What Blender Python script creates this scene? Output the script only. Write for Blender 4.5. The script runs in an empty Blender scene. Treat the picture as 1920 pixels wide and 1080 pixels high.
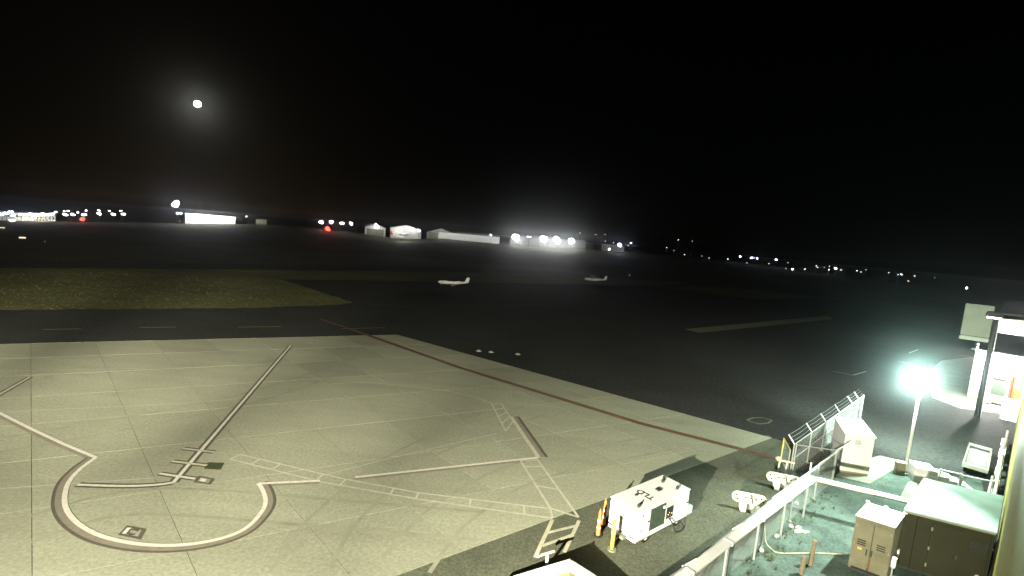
import bpy, bmesh, math, random
from mathutils import Vector, Matrix
random.seed(7)
SC = bpy.context.scene
COL = SC.collection
R = math.radians

# ------------------------------------------------------------------ camera
CAM_H, FOC, PIT, ROL = 12.0, 900.0, R(6.2), R(4.9)
_fw = Vector((0, math.cos(PIT), -math.sin(PIT)))
_dn0 = Vector((0, -math.sin(PIT), -math.cos(PIT)))
_rt0 = Vector((1, 0, 0))
_rt = _rt0 * math.cos(ROL) - _dn0 * math.sin(ROL)
_dn = _rt0 * math.sin(ROL) + _dn0 * math.cos(ROL)
cd = bpy.data.cameras.new('camera')
cam = bpy.data.objects.new('camera', cd)
COL.objects.link(cam)
cd.sensor_width = 36.0
cd.lens = 36.0 * FOC / 1920.0
cd.clip_start, cd.clip_end = 0.1, 9000.0
m = Matrix((_rt, -_dn, -_fw)).transposed().to_4x4()
m.translation = Vector((0, 0, CAM_H))
cam.matrix_world = m
SC.camera = cam

# ------------------------------------------------------------------ night sky, moon lamp, exposure
W = bpy.data.worlds.new('World'); SC.world = W; W.use_nodes = True
wn = W.node_tree.nodes; wl = W.node_tree.links; wn.clear()
MOON = (_fw + _rt * ((370 - 960) / FOC) + _dn * ((195 - 540) / FOC)).normalized()
MOON_EL = math.asin(MOON.z)
sky = wn.new('ShaderNodeTexSky'); sky.sky_type = 'NISHITA'; sky.sun_disc = False
sky.sun_elevation = MOON_EL
sky.sun_rotation = math.atan2(MOON.x, MOON.y)
bg = wn.new('ShaderNodeBackground'); bg.inputs['Strength'].default_value = 0.00010
wo = wn.new('ShaderNodeOutputWorld')
wl.new(sky.outputs[0], bg.inputs[0]); wl.new(bg.outputs[0], wo.inputs[0])
sl = bpy.data.lights.new('moonlight', 'SUN'); sl.energy = 0.006; sl.angle = R(0.5); sl.color = (1, .96, .88)
so = bpy.data.objects.new('moonlight', sl); COL.objects.link(so)
so.rotation_euler = MOON.to_track_quat('Z', 'Y').to_euler()
SC.view_settings.view_transform = 'Standard'
SC.view_settings.look = 'None'
SC.view_settings.exposure = 0.0
SC.view_settings.gamma = 1.0
SC.view_settings.use_curve_mapping = False
SC.cycles.max_bounces = 3
SC.cycles.volume_bounces = 0
SC.cycles.sample_clamp_indirect = 3.0
SC.cycles.use_denoising = True

# ------------------------------------------------------------------ survey helpers
def at(px, py, z=0.0):
    """a surveyed photo point on the level z, in metres"""
    d = _fw + _rt * ((px - 960) / FOC) + _dn * ((py - 540) / FOC)
    t = (z - CAM_H) / d.z
    return Vector((d.x * t, d.y * t, z))
def away(px, py, dist):
    """a surveyed photo point at the given ground distance"""
    d = _fw + _rt * ((px - 960) / FOC) + _dn * ((py - 540) / FOC)
    t = dist / math.hypot(d.x, d.y)
    return Vector((d.x * t, d.y * t, CAM_H + d.z * t))
def horizon(px):
    d = _rt.z * (px - 960) / FOC + _fw.z
    return 540 - d * FOC / _dn.z
AX = R(42.6)                                   # the airport's grid
UA = Vector((math.cos(AX), math.sin(AX), 0))   # away along the building
UL = Vector((-math.sin(AX), math.cos(AX), 0))  # left of it

# ------------------------------------------------------------------ materials
MATS = {}
def mat(name, col, rough=.7, metal=0, spec=.3, var=.0, scale=3.0, dark=None, bump=0, bscale=40.0, emit=0, ecol=None, detail=6):
    if name in MATS: return MATS[name]
    M = bpy.data.materials.new(name); M.use_nodes = True
    nt = M.node_tree; n = nt.nodes; l = nt.links
    b = n['Principled BSDF']
    b.inputs['Roughness'].default_value = rough
    b.inputs['Metallic'].default_value = metal
    b.inputs['Specular IOR Level'].default_value = spec
    b.inputs['Base Color'].default_value = (*col, 1)
    if var or bump:
        tc = n.new('ShaderNodeNewGeometry')
    if var:
        nz = n.new('ShaderNodeTexNoise'); nz.inputs['Scale'].default_value = scale; nz.inputs['Detail'].default_value = detail
        nz.inputs['Roughness'].default_value = .65
        cr = n.new('ShaderNodeValToRGB')
        dk = dark or tuple(c * (1 - var) for c in col)
        li = tuple(min(1, c * (1 + var * .6)) for c in col)
        cr.color_ramp.elements[0].position = .3; cr.color_ramp.elements[1].position = .72
        cr.color_ramp.elements[0].color = (*dk, 1); cr.color_ramp.elements[1].color = (*li, 1)
        e = cr.color_ramp.elements.new(.5); e.color = (*col, 1)
        l.new(tc.outputs['Position'], nz.inputs['Vector']); l.new(nz.outputs['Fac'], cr.inputs['Fac'])
        l.new(cr.outputs['Color'], b.inputs['Base Color'])
    if bump:
        n2 = n.new('ShaderNodeTexNoise'); n2.inputs['Scale'].default_value = bscale; n2.inputs['Detail'].default_value = 4
        bp = n.new('ShaderNodeBump'); bp.inputs['Strength'].default_value = bump; bp.inputs['Distance'].default_value = .02
        l.new(tc.outputs['Position'], n2.inputs['Vector']); l.new(n2.outputs['Fac'], bp.inputs['Height']); l.new(bp.outputs['Normal'], b.inputs['Normal'])
    if emit:
        b.inputs['Emission Color'].default_value = (*(ecol or col), 1)
        b.inputs['Emission Strength'].default_value = emit
    MATS[name] = M
    return M

def paved(name, col, big, fine, bigscale, finescale, rough=.85, streak=0, bump=.4, per_object=0, stains=0):
    """concrete / asphalt / turf: large mottling times fine aggregate"""
    M = bpy.data.materials.new(name); M.use_nodes = True
    nt = M.node_tree; n = nt.nodes; l = nt.links
    b = n['Principled BSDF']; b.inputs['Roughness'].default_value = rough; b.inputs['Specular IOR Level'].default_value = .2
    g = n.new('ShaderNodeNewGeometry')
    def noise(scale, detail, vec=None, rg=.6):
        q = n.new('ShaderNodeTexNoise'); q.inputs['Scale'].default_value = scale; q.inputs['Detail'].default_value = detail
        q.inputs['Roughness'].default_value = rg
        l.new(vec or g.outputs['Position'], q.inputs['Vector']); return q.outputs['Fac']
    def rng(src, lo, hi):
        q = n.new('ShaderNodeMapRange'); q.inputs['From Min'].default_value = .25; q.inputs['From Max'].default_value = .75
        q.inputs['To Min'].default_value = lo; q.inputs['To Max'].default_value = hi
        l.new(src, q.inputs['Value']); return q.outputs['Result']
    def mul(a, c):
        q = n.new('ShaderNodeMath'); q.operation = 'MULTIPLY'; l.new(a, q.inputs[0]); l.new(c, q.inputs[1]); return q.outputs[0]
    f = mul(rng(noise(bigscale, 5), 1 - big, 1 + big), rng(noise(finescale, 3, None, .8), 1 - fine, 1 + fine))
    if streak:
        mp = n.new('ShaderNodeMapping'); mp.inputs['Rotation'].default_value = (0, 0, R(-33)); mp.inputs['Scale'].default_value = (.05, .8, 1)
        l.new(g.outputs['Position'], mp.inputs['Vector'])
        f = mul(f, rng(noise(1.0, 5, mp.outputs['Vector']), 1 - streak, 1 + streak))
    if stains:
        q1 = n.new('ShaderNodeMapRange'); q1.inputs['From Min'].default_value = .60; q1.inputs['From Max'].default_value = .72
        q1.inputs['To Min'].default_value = 1.0; q1.inputs['To Max'].default_value = 1 - stains
        l.new(noise(.22, 7, None, .7), q1.inputs['Value']); f = mul(f, q1.outputs['Result'])
    if per_object:
        oi = n.new('ShaderNodeObjectInfo')
        q = n.new('ShaderNodeMapRange'); q.inputs['To Min'].default_value = 1 - per_object; q.inputs['To Max'].default_value = 1 + per_object
        l.new(oi.outputs['Random'], q.inputs['Value']); f = mul(f, q.outputs['Result'])
    mx = n.new('ShaderNodeVectorMath'); mx.operation = 'SCALE'; mx.inputs[0].default_value = col
    l.new(f, mx.inputs['Scale']); l.new(mx.outputs[0], b.inputs['Base Color'])
    if bump:
        bp = n.new('ShaderNodeBump'); bp.inputs['Strength'].default_value = bump; bp.inputs['Distance'].default_value = .01
        l.new(noise(finescale * 2, 3), bp.inputs['Height']); l.new(bp.outputs['Normal'], b.inputs['Normal'])
    MATS[name] = M
    return M

def glow(name, col, s):
    if name in MATS: return MATS[name]
    M = bpy.data.materials.new(name); M.use_nodes = True
    n = M.node_tree.nodes; n.clear()
    e = n.new('ShaderNodeEmission'); e.inputs[0].default_value = (*col, 1); e.inputs[1].default_value = s
    o = n.new('ShaderNodeOutputMaterial'); M.node_tree.links.new(e.outputs[0], o.inputs[0])
    MATS[name] = M
    return M

CONC = paved('concrete', (.305, .31, .228), .06, .30, .35, 7.0, streak=.08, per_object=.07, stains=.22)
CONC2 = paved('old_concrete', (.24, .25, .20), .18, .22, .6, 7.0)
ASPH = paved('asphalt', (.032, .033, .030), .25, .75, .12, 4.0, streak=.12)
WORN = paved('worn_asphalt', (.105, .112, .078), .22, .5, .5, 8.0)
YARD = paved('yard_ground', (.085, .120, .098), .5, .5, .7, 8.0)
TURF = paved('dry_turf', (.122, .122, .046), .35, .5, .08, 2.5, streak=.25)
FIELD = paved('field', (.060, .063, .034), .45, .8, .03, 1.2, streak=.35)
JOINT = mat('joint_sealant', (.10, .095, .075), .9)
WHITE_LINE = mat('white_line_paint', (.66, .63, .54), .6, var=.18, scale=5)
OLD_LINE = mat('worn_line_paint', (.47, .455, .36), .7, var=.25, scale=4)
BLACK_LINE = mat('black_line_paint', (.11, .10, .075), .7, var=.3, scale=5)
PINK_LINE = mat('faded_red_line_paint', (.24, .215, .17), .7, var=.2, scale=4)
RED_LINE = mat('red_line_paint', (.16, .07, .04), .7, var=.35, scale=1.5)
YELLOW_LINE = mat('yellow_line_paint', (.20, .17, .07), .7, var=.2)
WHITE = mat('white_paint', (.80, .80, .78), .45, var=.07, scale=2.5)
WHITE_DIRTY = mat('weathered_white_paint', (.66, .67, .62), .6, var=.18, scale=1.8)
CREAM = mat('cream_paint', (.70, .66, .52), .55, var=.38, scale=5)
TAN = mat('tan_paint', (.150, .140, .086), .6, var=.25, scale=2.2)
TAN_SHADED = mat('shaded_brown_tan_paint', (.022, .022, .009), .65, var=.2, scale=2)  # brown-tan paint with the shade on the shelter front mixed into the colour
MINT = mat('pale_roof_sheet', (.36, .56, .46), .5, var=.15, scale=1.2)
GALV = mat('galvanised_steel', (.50, .52, .50), .45, metal=.4, var=.15, scale=12)
WIRE = mat('chain_link_wire', (.55, .60, .55), .5, metal=.2)
DARK = mat('dark_metal', (.035, .04, .035), .5, var=.3, scale=6)
GREEN_DARK = mat('dark_green_metal', (.055, .075, .055), .5, var=.25, scale=5)
BLACK = mat('black_rubber', (.015, .015, .015), .7)
ORANGE = mat('orange_plastic', (.66, .20, .06), .5, var=.08, scale=6)
YELLOW = mat('yellow_paint', (.58, .50, .10), .5, var=.12, scale=7)
WOOD = mat('dark_timber', (.022, .02, .017), .85, var=.35, scale=8, bump=.4)
RED = mat('red_paint', (.5, .05, .03), .5, var=.1)
GLASS = mat('dark_glass', (.02, .025, .03), .1, spec=.6)
GREYP = mat('grey_panel', (.20, .195, .15), .6, var=.15, scale=1.5)
ROOFD = mat('dark_roof', (.06, .065, .06), .7, var=.25, scale=.8)
SIDING = mat('olive_siding', (.36, .33, .085), .6, var=.22, scale=.9)
STEEL = mat('steel_wall', (.62, .64, .62), .5, var=.08, scale=.5)

# ------------------------------------------------------------------ mesh helpers
class MB:
    def __init__(s): s.v = []; s.f = []
    def add(s, vs, fs):
        o = len(s.v); s.v += [tuple(q) for q in vs]; s.f += [tuple(i + o for i in q) for q in fs]; return s
    def hexa(s, b, t):
        return s.add(list(b) + list(t), [(3, 2, 1, 0), (4, 5, 6, 7), (0, 1, 5, 4), (1, 2, 6, 5), (2, 3, 7, 6), (3, 0, 4, 7)])
    def box(s, x0, x1, y0, y1, z0, z1):
        return s.hexa([(x0, y0, z0), (x1, y0, z0), (x1, y1, z0), (x0, y1, z0)], [(x0, y0, z1), (x1, y0, z1), (x1, y1, z1), (x0, y1, z1)])
    def prism(s, pts, z0, z1):
        n = len(pts)
        vs = [(p[0], p[1], z0) for p in pts] + [(p[0], p[1], z1) for p in pts]
        return s.add(vs, [tuple(range(n))[::-1], tuple(range(n, 2 * n))] + [(i, (i + 1) % n, n + (i + 1) % n, n + i) for i in range(n)])
    def tube(s, pts, r, k=8, r2=None):
        pts = [Vector(p) for p in pts]; n = len(pts); rings = []
        for i, p in enumerate(pts):
            a = (pts[min(i + 1, n - 1)] - pts[max(i - 1, 0)]).normalized()
            u = a.cross(Vector((0, 0, 1)) if abs(a.z) < .9 else Vector((1, 0, 0))).normalized(); w = a.cross(u)
            rr = r if r2 is None else r + (r2 - r) * i / (n - 1)
            rings.append([p + (u * math.cos(t) + w * math.sin(t)) * rr for t in [2 * math.pi * j / k for j in range(k)]])
        vs = [q for g in rings for q in g]
        fs = [(i * k + j, i * k + (j + 1) % k, (i + 1) * k + (j + 1) % k, (i + 1) * k + j) for i in range(n - 1) for j in range(k)]
        fs += [tuple(range(k))[::-1], tuple((n - 1) * k + j for j in range(k))]
        return s.add(vs, fs)
    def bar(s, a, b, w, h):
        a = Vector(a); b = Vector(b); d = (b - a).normalized()
        u = d.cross(Vector((0, 0, 1))); u = u.normalized() if u.length > 1e-4 else Vector((1, 0, 0)); q = u.cross(d).normalized()
        u = u * w / 2; q = q * h / 2
        return s.hexa([a - u - q, a + u - q, b + u - q, b - u - q], [a - u + q, a + u + q, b + u + q, b - u + q])
    def ball(s, c, r, k=10, rz=None):
        rz = rz or r; c = Vector(c); n = k // 2
        vs = [c + Vector((0, 0, rz))]
        for i in range(1, n):
            t = math.pi * i / n
            vs += [c + Vector((r * math.sin(t) * math.cos(2 * math.pi * j / k), r * math.sin(t) * math.sin(2 * math.pi * j / k), rz * math.cos(t))) for j in range(k)]
        vs.append(c - Vector((0, 0, rz)))
        fs = [(0, 1 + j, 1 + (j + 1) % k) for j in range(k)]
        for i in range(n - 2):
            fs += [(1 + i * k + j, 1 + (i + 1) * k + j, 1 + (i + 1) * k + (j + 1) % k, 1 + i * k + (j + 1) % k) for j in range(k)]
        L = len(vs) - 1
        fs += [(L, 1 + (n - 2) * k + (j + 1) % k, 1 + (n - 2) * k + j) for j in range(k)]
        return s.add(vs, fs)
    def loft(s, rings):
        k = len(rings[0]); n = len(rings)
        vs = [q for g in rings for q in g]
        fs = [(i * k + j, i * k + (j + 1) % k, (i + 1) * k + (j + 1) % k, (i + 1) * k + j) for i in range(n - 1) for j in range(k)]
        fs += [tuple(range(k))[::-1], tuple((n - 1) * k + j for j in range(k))]
        return s.add(vs, fs)
    def build(s, name, material, parent=None, smooth=False, bevel=0):
        me = bpy.data.meshes.new(name); me.from_pydata(s.v, [], s.f); me.update()
        bm = bmesh.new(); bm.from_mesh(me)
        bmesh.ops.recalc_face_normals(bm, faces=bm.faces)
        if bevel:
            bmesh.ops.bevel(bm, geom=[e for e in bm.edges if e.is_manifold and e.calc_face_angle(0) > .6], offset=bevel, segments=2, affect='EDGES', clamp_overlap=True)
        bm.to_mesh(me); bm.free()
        if smooth:
            for p in me.polygons: p.use_smooth = True
        if material: me.materials.append(material)
        o = bpy.data.objects.new(name, me); COL.objects.link(o)
        if parent: o.parent = parent
        return o

def tag(o, label=None, cat=None, group=None, kind=None):
    if label: o['label'] = label
    if cat: o['category'] = cat
    if group: o['group'] = group
    if kind: o['kind'] = kind
    return o
def thing(name, label, cat, loc=(0, 0, 0), rz=0, group=None):
    o = bpy.data.objects.new(name, None); COL.objects.link(o)
    o.location = loc; o.rotation_euler = (0, 0, rz); o.empty_display_size = .3
    return tag(o, label, cat, group)
def copy_tree(o, parent=None):
    c = o.copy(); COL.objects.link(c); c.parent = parent
    for ch in list(o.children): copy_tree(ch, c)
    return c
def flat(name, pts, z, material, parent=None):
    return MB().add([(p[0], p[1], z) for p in pts], [tuple(range(len(pts)))]).build(name, material, parent)
def offset_line(pts, w):
    """left/right offset polylines with mitred corners"""
    P = [Vector((p[0], p[1])) for p in pts]; Lf = []; Rt = []
    for i, p in enumerate(P):
        d0 = (p - P[i - 1]).normalized() if i else None
        d1 = (P[i + 1] - p).normalized() if i < len(P) - 1 else None
        if d0 is None: d0 = d1
        if d1 is None: d1 = d0
        n0 = Vector((-d0.y, d0.x)); n1 = Vector((-d1.y, d1.x)); nn = (n0 + n1)
        nn = nn.normalized() if nn.length > .1 else n1
        k = 1 / max(.45, nn.dot(n1))
        Lf.append(p + nn * w * k); Rt.append(p - nn * w * k)
    return Lf, Rt
def stripe(name, pts, width, z, material, parent, shift=0.0):
    A, _ = offset_line(pts, shift + width / 2); B, _ = offset_line(pts, shift - width / 2)
    n = len(pts); b = MB()
    b.add([(p.x, p.y, z) for p in A] + [(p.x, p.y, z) for p in B], [(i, n + i, n + i + 1, i + 1) for i in range(n - 1)])
    return b.build(name, material, parent)
def px(*q, z=0): return [at(x, y, z) for x, y in q]
def smooth_path(pts, k=6):
    P = [Vector(p) for p in pts]; out = []
    for i in range(len(P) - 1):
        p0 = P[max(i - 1, 0)]; p1 = P[i]; p2 = P[i + 1]; p3 = P[min(i + 2, len(P) - 1)]
        for j in range(k):
            t = j / k
            out.append(.5 * ((2 * p1) + (p2 - p0) * t + (2 * p0 - 5 * p1 + 4 * p2 - p3) * t * t + (3 * p1 - p0 - 3 * p2 + p3) * t ** 3))
    out.append(P[-1]); return out

# ------------------------------------------------------------------ ground
g = 3000
tag(flat('ground', [(-g, -200), (g, -200), (g, g), (-g, g)], -.06, FIELD), 'dark open airfield ground out to the horizon', None, None, 'structure')

# asphalt: taxi lane, ramp and service road in one sheet
asph = px((-300, 583), (480, 577), (640, 571), (662, 567), (532, 525), (960, 526), (1110, 530), (1240, 540), (1420, 562), (1560, 556), (1750, 575), (1925, 585))
asph += [at(1925, 585) + UA * 40, at(1925, 585) + Vector((60, -40, 0)), Vector((60, -30, 0)), Vector((-90, -30, 0))]
tag(flat('asphalt_ramp', asph, -.022, ASPH), 'dark asphalt ramp and taxi lane beyond the concrete apron', None, None, 'structure')

# concrete apron cut into slabs
c_left_far = at(0, 645); c_far = at(745, 627.5); c_right = at(1447, 821); c_near = at(740, 1080)
e_far = (c_far - c_left_far).normalized(); e_near = (c_right - c_near).normalized()
A0 = c_far - e_far * 75; A3 = c_right - e_near * 75
apron_poly = [A3, c_right, c_far, A0]
apron = thing('concrete_apron', 'pale floodlit concrete aircraft parking apron', None); apron['kind'] = 'structure'
flat('joint_bed', apron_poly, -.014, JOINT, apron)
def clip(poly, a, b):
    out = []; n = len(poly); d = b - a; nn = Vector((-d.y, d.x))
    for i in range(n):
        p = poly[i]; q = poly[(i + 1) % n]; sp = nn.dot(p - a); sq = nn.dot(q - a)
        if sp >= 0: out.append(p)
        if (sp >= 0) != (sq >= 0): out.append(p + (q - p) * (sp / (sp - sq)))
    return out
AP = [Vector((p.x, p.y)) for p in apron_poly]
jv = (at(375, 1080) - at(208, 705)).normalized().to_2d()     # joints running towards the building
jh = e_far.to_2d()
o0 = at(300, 920).to_2d()
SV = 3.85; SH = 4.7
sin_a = abs(jv.x * jh.y - jv.y * jh.x)
count = 0
for i in range(-16, 17):
    for j in range(-14, 14):
        c0 = o0 + jh * (i * SV / sin_a) + jv * (j * SH / sin_a)
        gp = .010
        du = jh * (SV / sin_a); dv = jv * (SH / sin_a)
        q = [c0 + jh * gp + jv * gp, c0 + du - jh * gp + jv * gp, c0 + du + dv - jh * gp - jv * gp, c0 + dv + jh * gp - jv * gp]
        ar = sum(q[k].x * q[(k + 1) % 4].y - q[(k + 1) % 4].x * q[k].y for k in range(4))
        if ar < 0: q = q[::-1]
        for k in range(4):
            q = clip(q, AP[k], AP[(k + 1) % 4])
            if len(q) < 3: break
        if len(q) < 3: continue
        ar = abs(sum(q[k].x * q[(k + 1) % len(q)].y - q[(k + 1) % len(q)].x * q[k].y for k in range(len(q)))) / 2
        if ar < .02: continue
        cx = sum(p.x for p in q) / len(q); cy = sum(p.y for p in q) / len(q)
        if cy < 8 or cx < -1.25 * cy - 8: continue
        count += 1
        dz = random.uniform(-.002, .001)
        s = MB().prism([(p.x - cx, p.y - cy) for p in q], -.013, dz).build('slab', CONC, apron)
        s.location = (cx, cy, 0)
print('slabs', count)

# service road and yard
fC0 = at(1420, 1029); fC1 = at(1476, 985)
road = [c_right + e_near * .05, at(1480, 800), at(1625, 790), at(1570, 905), at(1270, 1085), Vector((4.5, 11, 0)), c_near - e_near * 8, ]
tag(flat('service_road', [at(1440, 815), at(1447, 821) + Vector((.05, .0, 0)), at(1500, 835), at(1490, 905), at(1250, 1090), Vector((2, 9.5, 0)), c_near - e_near * 6 + UL * .6, c_near + UL * .6], -.012, WORN), 'worn asphalt strip between the apron and the fence', None, None, 'structure')
tag(flat('utility_yard', [at(1490, 905), at(1565, 870), at(1700, 880), at(1840, 900), Vector((22, 19.5, 0)), Vector((9, 8.2, 0)), at(1250, 1090)], -.009, YARD), 'mottled yard ground inside the chain link fence', None, None, 'structure')
tag(flat('equipment_pad', px((1566, 893), (1630, 908), (1700, 866), (1650, 855), (1600, 868)), .03, CONC2), 'concrete pad under the white utility cabinet', None, None, 'structure')

# turf
tf = px((-300, 583), (480, 577), (640, 571), (662, 567), (532, 525), (480, 520), (0, 502), (-300, 492))
rv = random.Random(21); tf2 = []
for i in range(len(tf)):
    a_, b_ = tf[i], tf[(i + 1) % len(tf)]; n_s = max(1, int((b_ - a_).length / .8)); nn_ = Vector((-(b_ - a_).y, (b_ - a_).x, 0)).normalized()
    for j in range(n_s): tf2.append(a_ + (b_ - a_) * (j / n_s) + nn_ * (rv.uniform(-.28, .28) if j else 0))
tag(flat('turf_island', tf2, -.016, TURF), 'pale dry turf between the taxi lane and the runway', None, None, 'structure')
ts = px((540, 523), (1240, 536), (1300, 530), (960, 512), (540, 506), (0, 502), (480, 520))
tag(flat('turf_strip', ts, -.017, TURF), 'narrow turf strip along the far side of the ramp', None, None, 'structure')
rw = px((-300, 485), (0, 489), (480, 495), (960, 503), (1300, 521), (1300, 529), (960, 511), (480, 504), (0, 501), (-300, 491))
tag(flat('runway', rw, -.012, ASPH), 'dark runway band beyond the turf', None, None, 'structure')
tag(flat('turf_tongue', px((1250, 541), (1420, 561), (1560, 556), (1700, 570), (1500, 548), (1300, 536)), -.013, TURF), 'thin turf tongue beyond the ramp', None, None, 'structure')
tag(flat('pale_pavement_strip', px((1283, 617), (1312, 624), (1562, 598), (1550, 592)), -.012, paved('olive_concrete', (.17, .168, .10), .2, .4, .3, 4.0)), 'narrow pale concrete strip on the dark ramp', None, None, 'structure')

# grass tufts over the lit turf (one uncountable mass)
gb = MB(); tv = [Vector((p.x, p.y)) for p in tf]
def inside(p, poly):
    c = False; j = len(poly) - 1
    for i in range(len(poly)):
        a, b = poly[i], poly[j]
        if (a.y > p.y) != (b.y > p.y) and p.x < (b.x - a.x) * (p.y - a.y) / (b.y - a.y) + a.x: c = not c
        j = i
    return c
rg = random.Random(3)
xs = [p.x for p in tv]; ys = [p.y for p in tv]; k = 0
while k < 2500:
    p = Vector((rg.uniform(-75, max(xs)), rg.uniform(min(ys), max(ys))))
    if not inside(p, tv): continue
    k += 1
    for _ in range(3):
        a = rg.uniform(0, 6.28); h = rg.uniform(.01, .04); w = rg.uniform(.02, .05); q = p + Vector((rg.uniform(-.15, .15), rg.uniform(-.15, .15)))
        gb.add([(q.x - w * math.cos(a), q.y - w * math.sin(a), -.02), (q.x + w * math.cos(a), q.y + w * math.sin(a), -.02), (q.x + .05 * math.sin(a), q.y, h)], [(0, 1, 2)])
gr = gb.build('grass', mat('grass_blades', (.118, .118, .046), .8, var=.3, scale=.15))
tag(gr, 'short dry grass on the turf beside the taxi lane', 'grass', None, 'stuff')

# ------------------------------------------------------------------ apron markings (painted, flat)
def outlined(name, pts, w, wo, mats=(WHITE_LINE, BLACK_LINE), par=apron):
    stripe(name + '_outline', pts, wo, .005, mats[1], par)
    stripe(name, pts, w, .009, mats[0], par)
def extend(a, b, d): return b + (b - a).normalized() * d
lead = px((545, 648), (440, 770), (325, 905))
lead = [lead[0], lead[2]]
tailp = smooth_path(px((325, 905), (290, 909.5), (230, 911.5), (145, 909)), 4)
outlined('lead_in_line', lead, .16, .42)
stripe('turn_line_outline', tailp, .40, .0042, BLACK_LINE, apron); stripe('turn_line', tailp, .16, .0098, WHITE_LINE, apron)
for i, (a, b) in enumerate((((343, 841), (402, 848)), ((322, 865), (388, 873)), ((299, 888), (366, 898)))):
    q = px(a, b)
    stripe('stop_bar_outline', q, .34, .0062, BLACK_LINE, apron); stripe('stop_bar', q, .15, .0112, (OLD_LINE, mat('pale_yellow_line_paint', (.55, .53, .36), .6, var=.15), WHITE_LINE)[i], apron)
flat('painted_panel', px((389, 867), (421, 868), (413, 881), (382, 879)), .006, mat('dark_green_line_paint', (.055, .07, .03), .7, var=.2), apron)
def frame_mark(pts, zz, inner, m1=BLACK_LINE, m2=WHITE_LINE):
    c = sum(pts, Vector()) / 4
    flat('painted_square', pts, zz, m1, apron)
    flat('painted_square_inset', [c + (p - c) * .62 for p in pts], zz + .004, inner, apron)
frame_mark(px((372, 892), (403, 898), (395, 909), (362, 904)), .0065, mat('grey_green_line_paint', (.30, .29, .20), .7, var=.3, scale=9))
flat('painted_digit', px((377, 897), (388, 899), (384, 904), (374, 902)), .0145, WHITE_LINE, apron)
bx3 = px((238, 985), (275, 992), (264, 1012), (221, 1003)); frame_mark(bx3, .006, mat('worn_apron_patch', (.33, .32, .25), .8, var=.2))
c3 = sum(bx3, Vector()) / 4
ring = [c3 + ((bx3[1] - bx3[0]) * math.cos(t) + (bx3[3] - bx3[0]) * math.sin(t)) * .24 for t in [R(x) for x in range(40, 321, 28)]]
stripe('painted_letter_c', ring, .10, .0135, BLACK_LINE, apron)
stripe('painted_square_edge', [c3 + (bx3[0] - c3) * .62, c3 + (bx3[3] - c3) * .62], .13, .0142, WHITE_LINE, apron)
# safety envelope line: white with a faded red and dark band along its outside
circ1 = px((-200, 677), (0, 775), (60, 805), (120, 833), (180, 858))
circ2 = smooth_path(px((180, 858), (150, 880), (128, 906), (121, 938), (129, 963), (152, 986), (192, 1006), (250, 1019), (310, 1023), (370, 1019), (428, 1006), (466, 987), (492, 958), (498, 938), (492, 918), (484, 907)), 4)
circ3 = px((484, 907), (600, 901.5))
circ4 = px((666, 895), (1010, 858)); circ5 = px((1010, 858), (958, 781))
for nm, pth, sd in (('envelope_line', circ1, -1), ('envelope_arc', circ2, 1), ('envelope_line', circ3, -1), ('envelope_line', circ4, -1)):
    zz = {'envelope_arc': .0055}.get(nm, .005)
    stripe(nm + '_dark_band', pth, .24 if nm == 'envelope_arc' else .3, zz, BLACK_LINE if nm == 'envelope_arc' else PINK_LINE, apron, shift=-.28 if nm == 'envelope_arc' else -.12)
    if nm == 'envelope_arc': stripe(nm + '_red_band', pth, .22, zz + .003, PINK_LINE, apron, shift=-.18)
    stripe(nm, pth, .17, zz + .0062 + (.001 if nm == 'envelope_arc' else 0), WHITE_LINE, apron)
stripe('envelope_line_dark_band', circ5, .16, .0058, BLACK_LINE, apron, shift=-.48)
stripe('envelope_line_red_band', circ5, .25, .0082, PINK_LINE, apron, shift=-.25)
stripe('envelope_line', circ5, .24, .0122, OLD_LINE, apron)
outlined('side_line', px((-40, 762), (56, 707)), .16, .38, (OLD_LINE, BLACK_LINE))
# red security line with dark borders, from the taxi lane to the gate
rl = [at(610, 601), at(860, 688), at(1200, 794), at(1478, 866)]
rl_far = px((600, 598), (685, 626)); rl_near = px((660, 618), (860, 688.5), (1200, 793.5), (1470, 863))
stripe('security_line_border', rl_near, .55, .0048, BLACK_LINE, apron)
stripe('security_line', rl_near, .30, .0096, RED_LINE, apron)
stripe('security_line_far', rl_far, .22, .004, mat('dim_red_line_paint', (.20, .09, .06), .7), apron)
stripe('security_line_core', px((800, 668), (1180, 788)), .07, .0136, mat('pink_line_paint', (.36, .20, .13), .7, var=.4, scale=.8), apron)
# hatched service lanes (two rails and rungs)
def lane(railA, railB, n, w, m, z=.005, skip=()):
    A = [at(*p) for p in railA]; B = [at(*p) for p in railB]
    stripe('lane_rail', A, w, z, m, apron); stripe('lane_rail', B, w, z + .0006, m, apron)
    def along(P, t):
        L = [(P[i + 1] - P[i]).length for i in range(len(P) - 1)]; s = t * sum(L)
        for i, l in enumerate(L):
            if s <= l or i == len(L) - 1: return P[i] + (P[i + 1] - P[i]) * (s / l)
            s -= l
    for i in range(n + 1):
        if i in skip: continue
        stripe('lane_rung', [along(A, i / n), along(B, i / n)], w, z + .0012, m, apron)
lane([(450, 852), (640, 897), (785, 924), (1032, 954)], [(432, 861), (600, 903), (785, 936), (1036, 972)], 13, .10, OLD_LINE, skip=(3, 6, 9, 11))
lane([(922, 757), (948, 808)], [(940, 757), (962, 790)], 4, .10, OLD_LINE, z=.0052)
lane([(976, 864), (1032, 953)], [(1008, 862), (1085, 970)], 7, .12, OLD_LINE, z=.0054, skip=(2, 3, 5, 6))
stripe('worn_tyre_line', smooth_path(px((620, 720), (700, 718), (850, 735), (925, 757)), 4), .10, .0051, OLD_LINE, apron)
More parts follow.
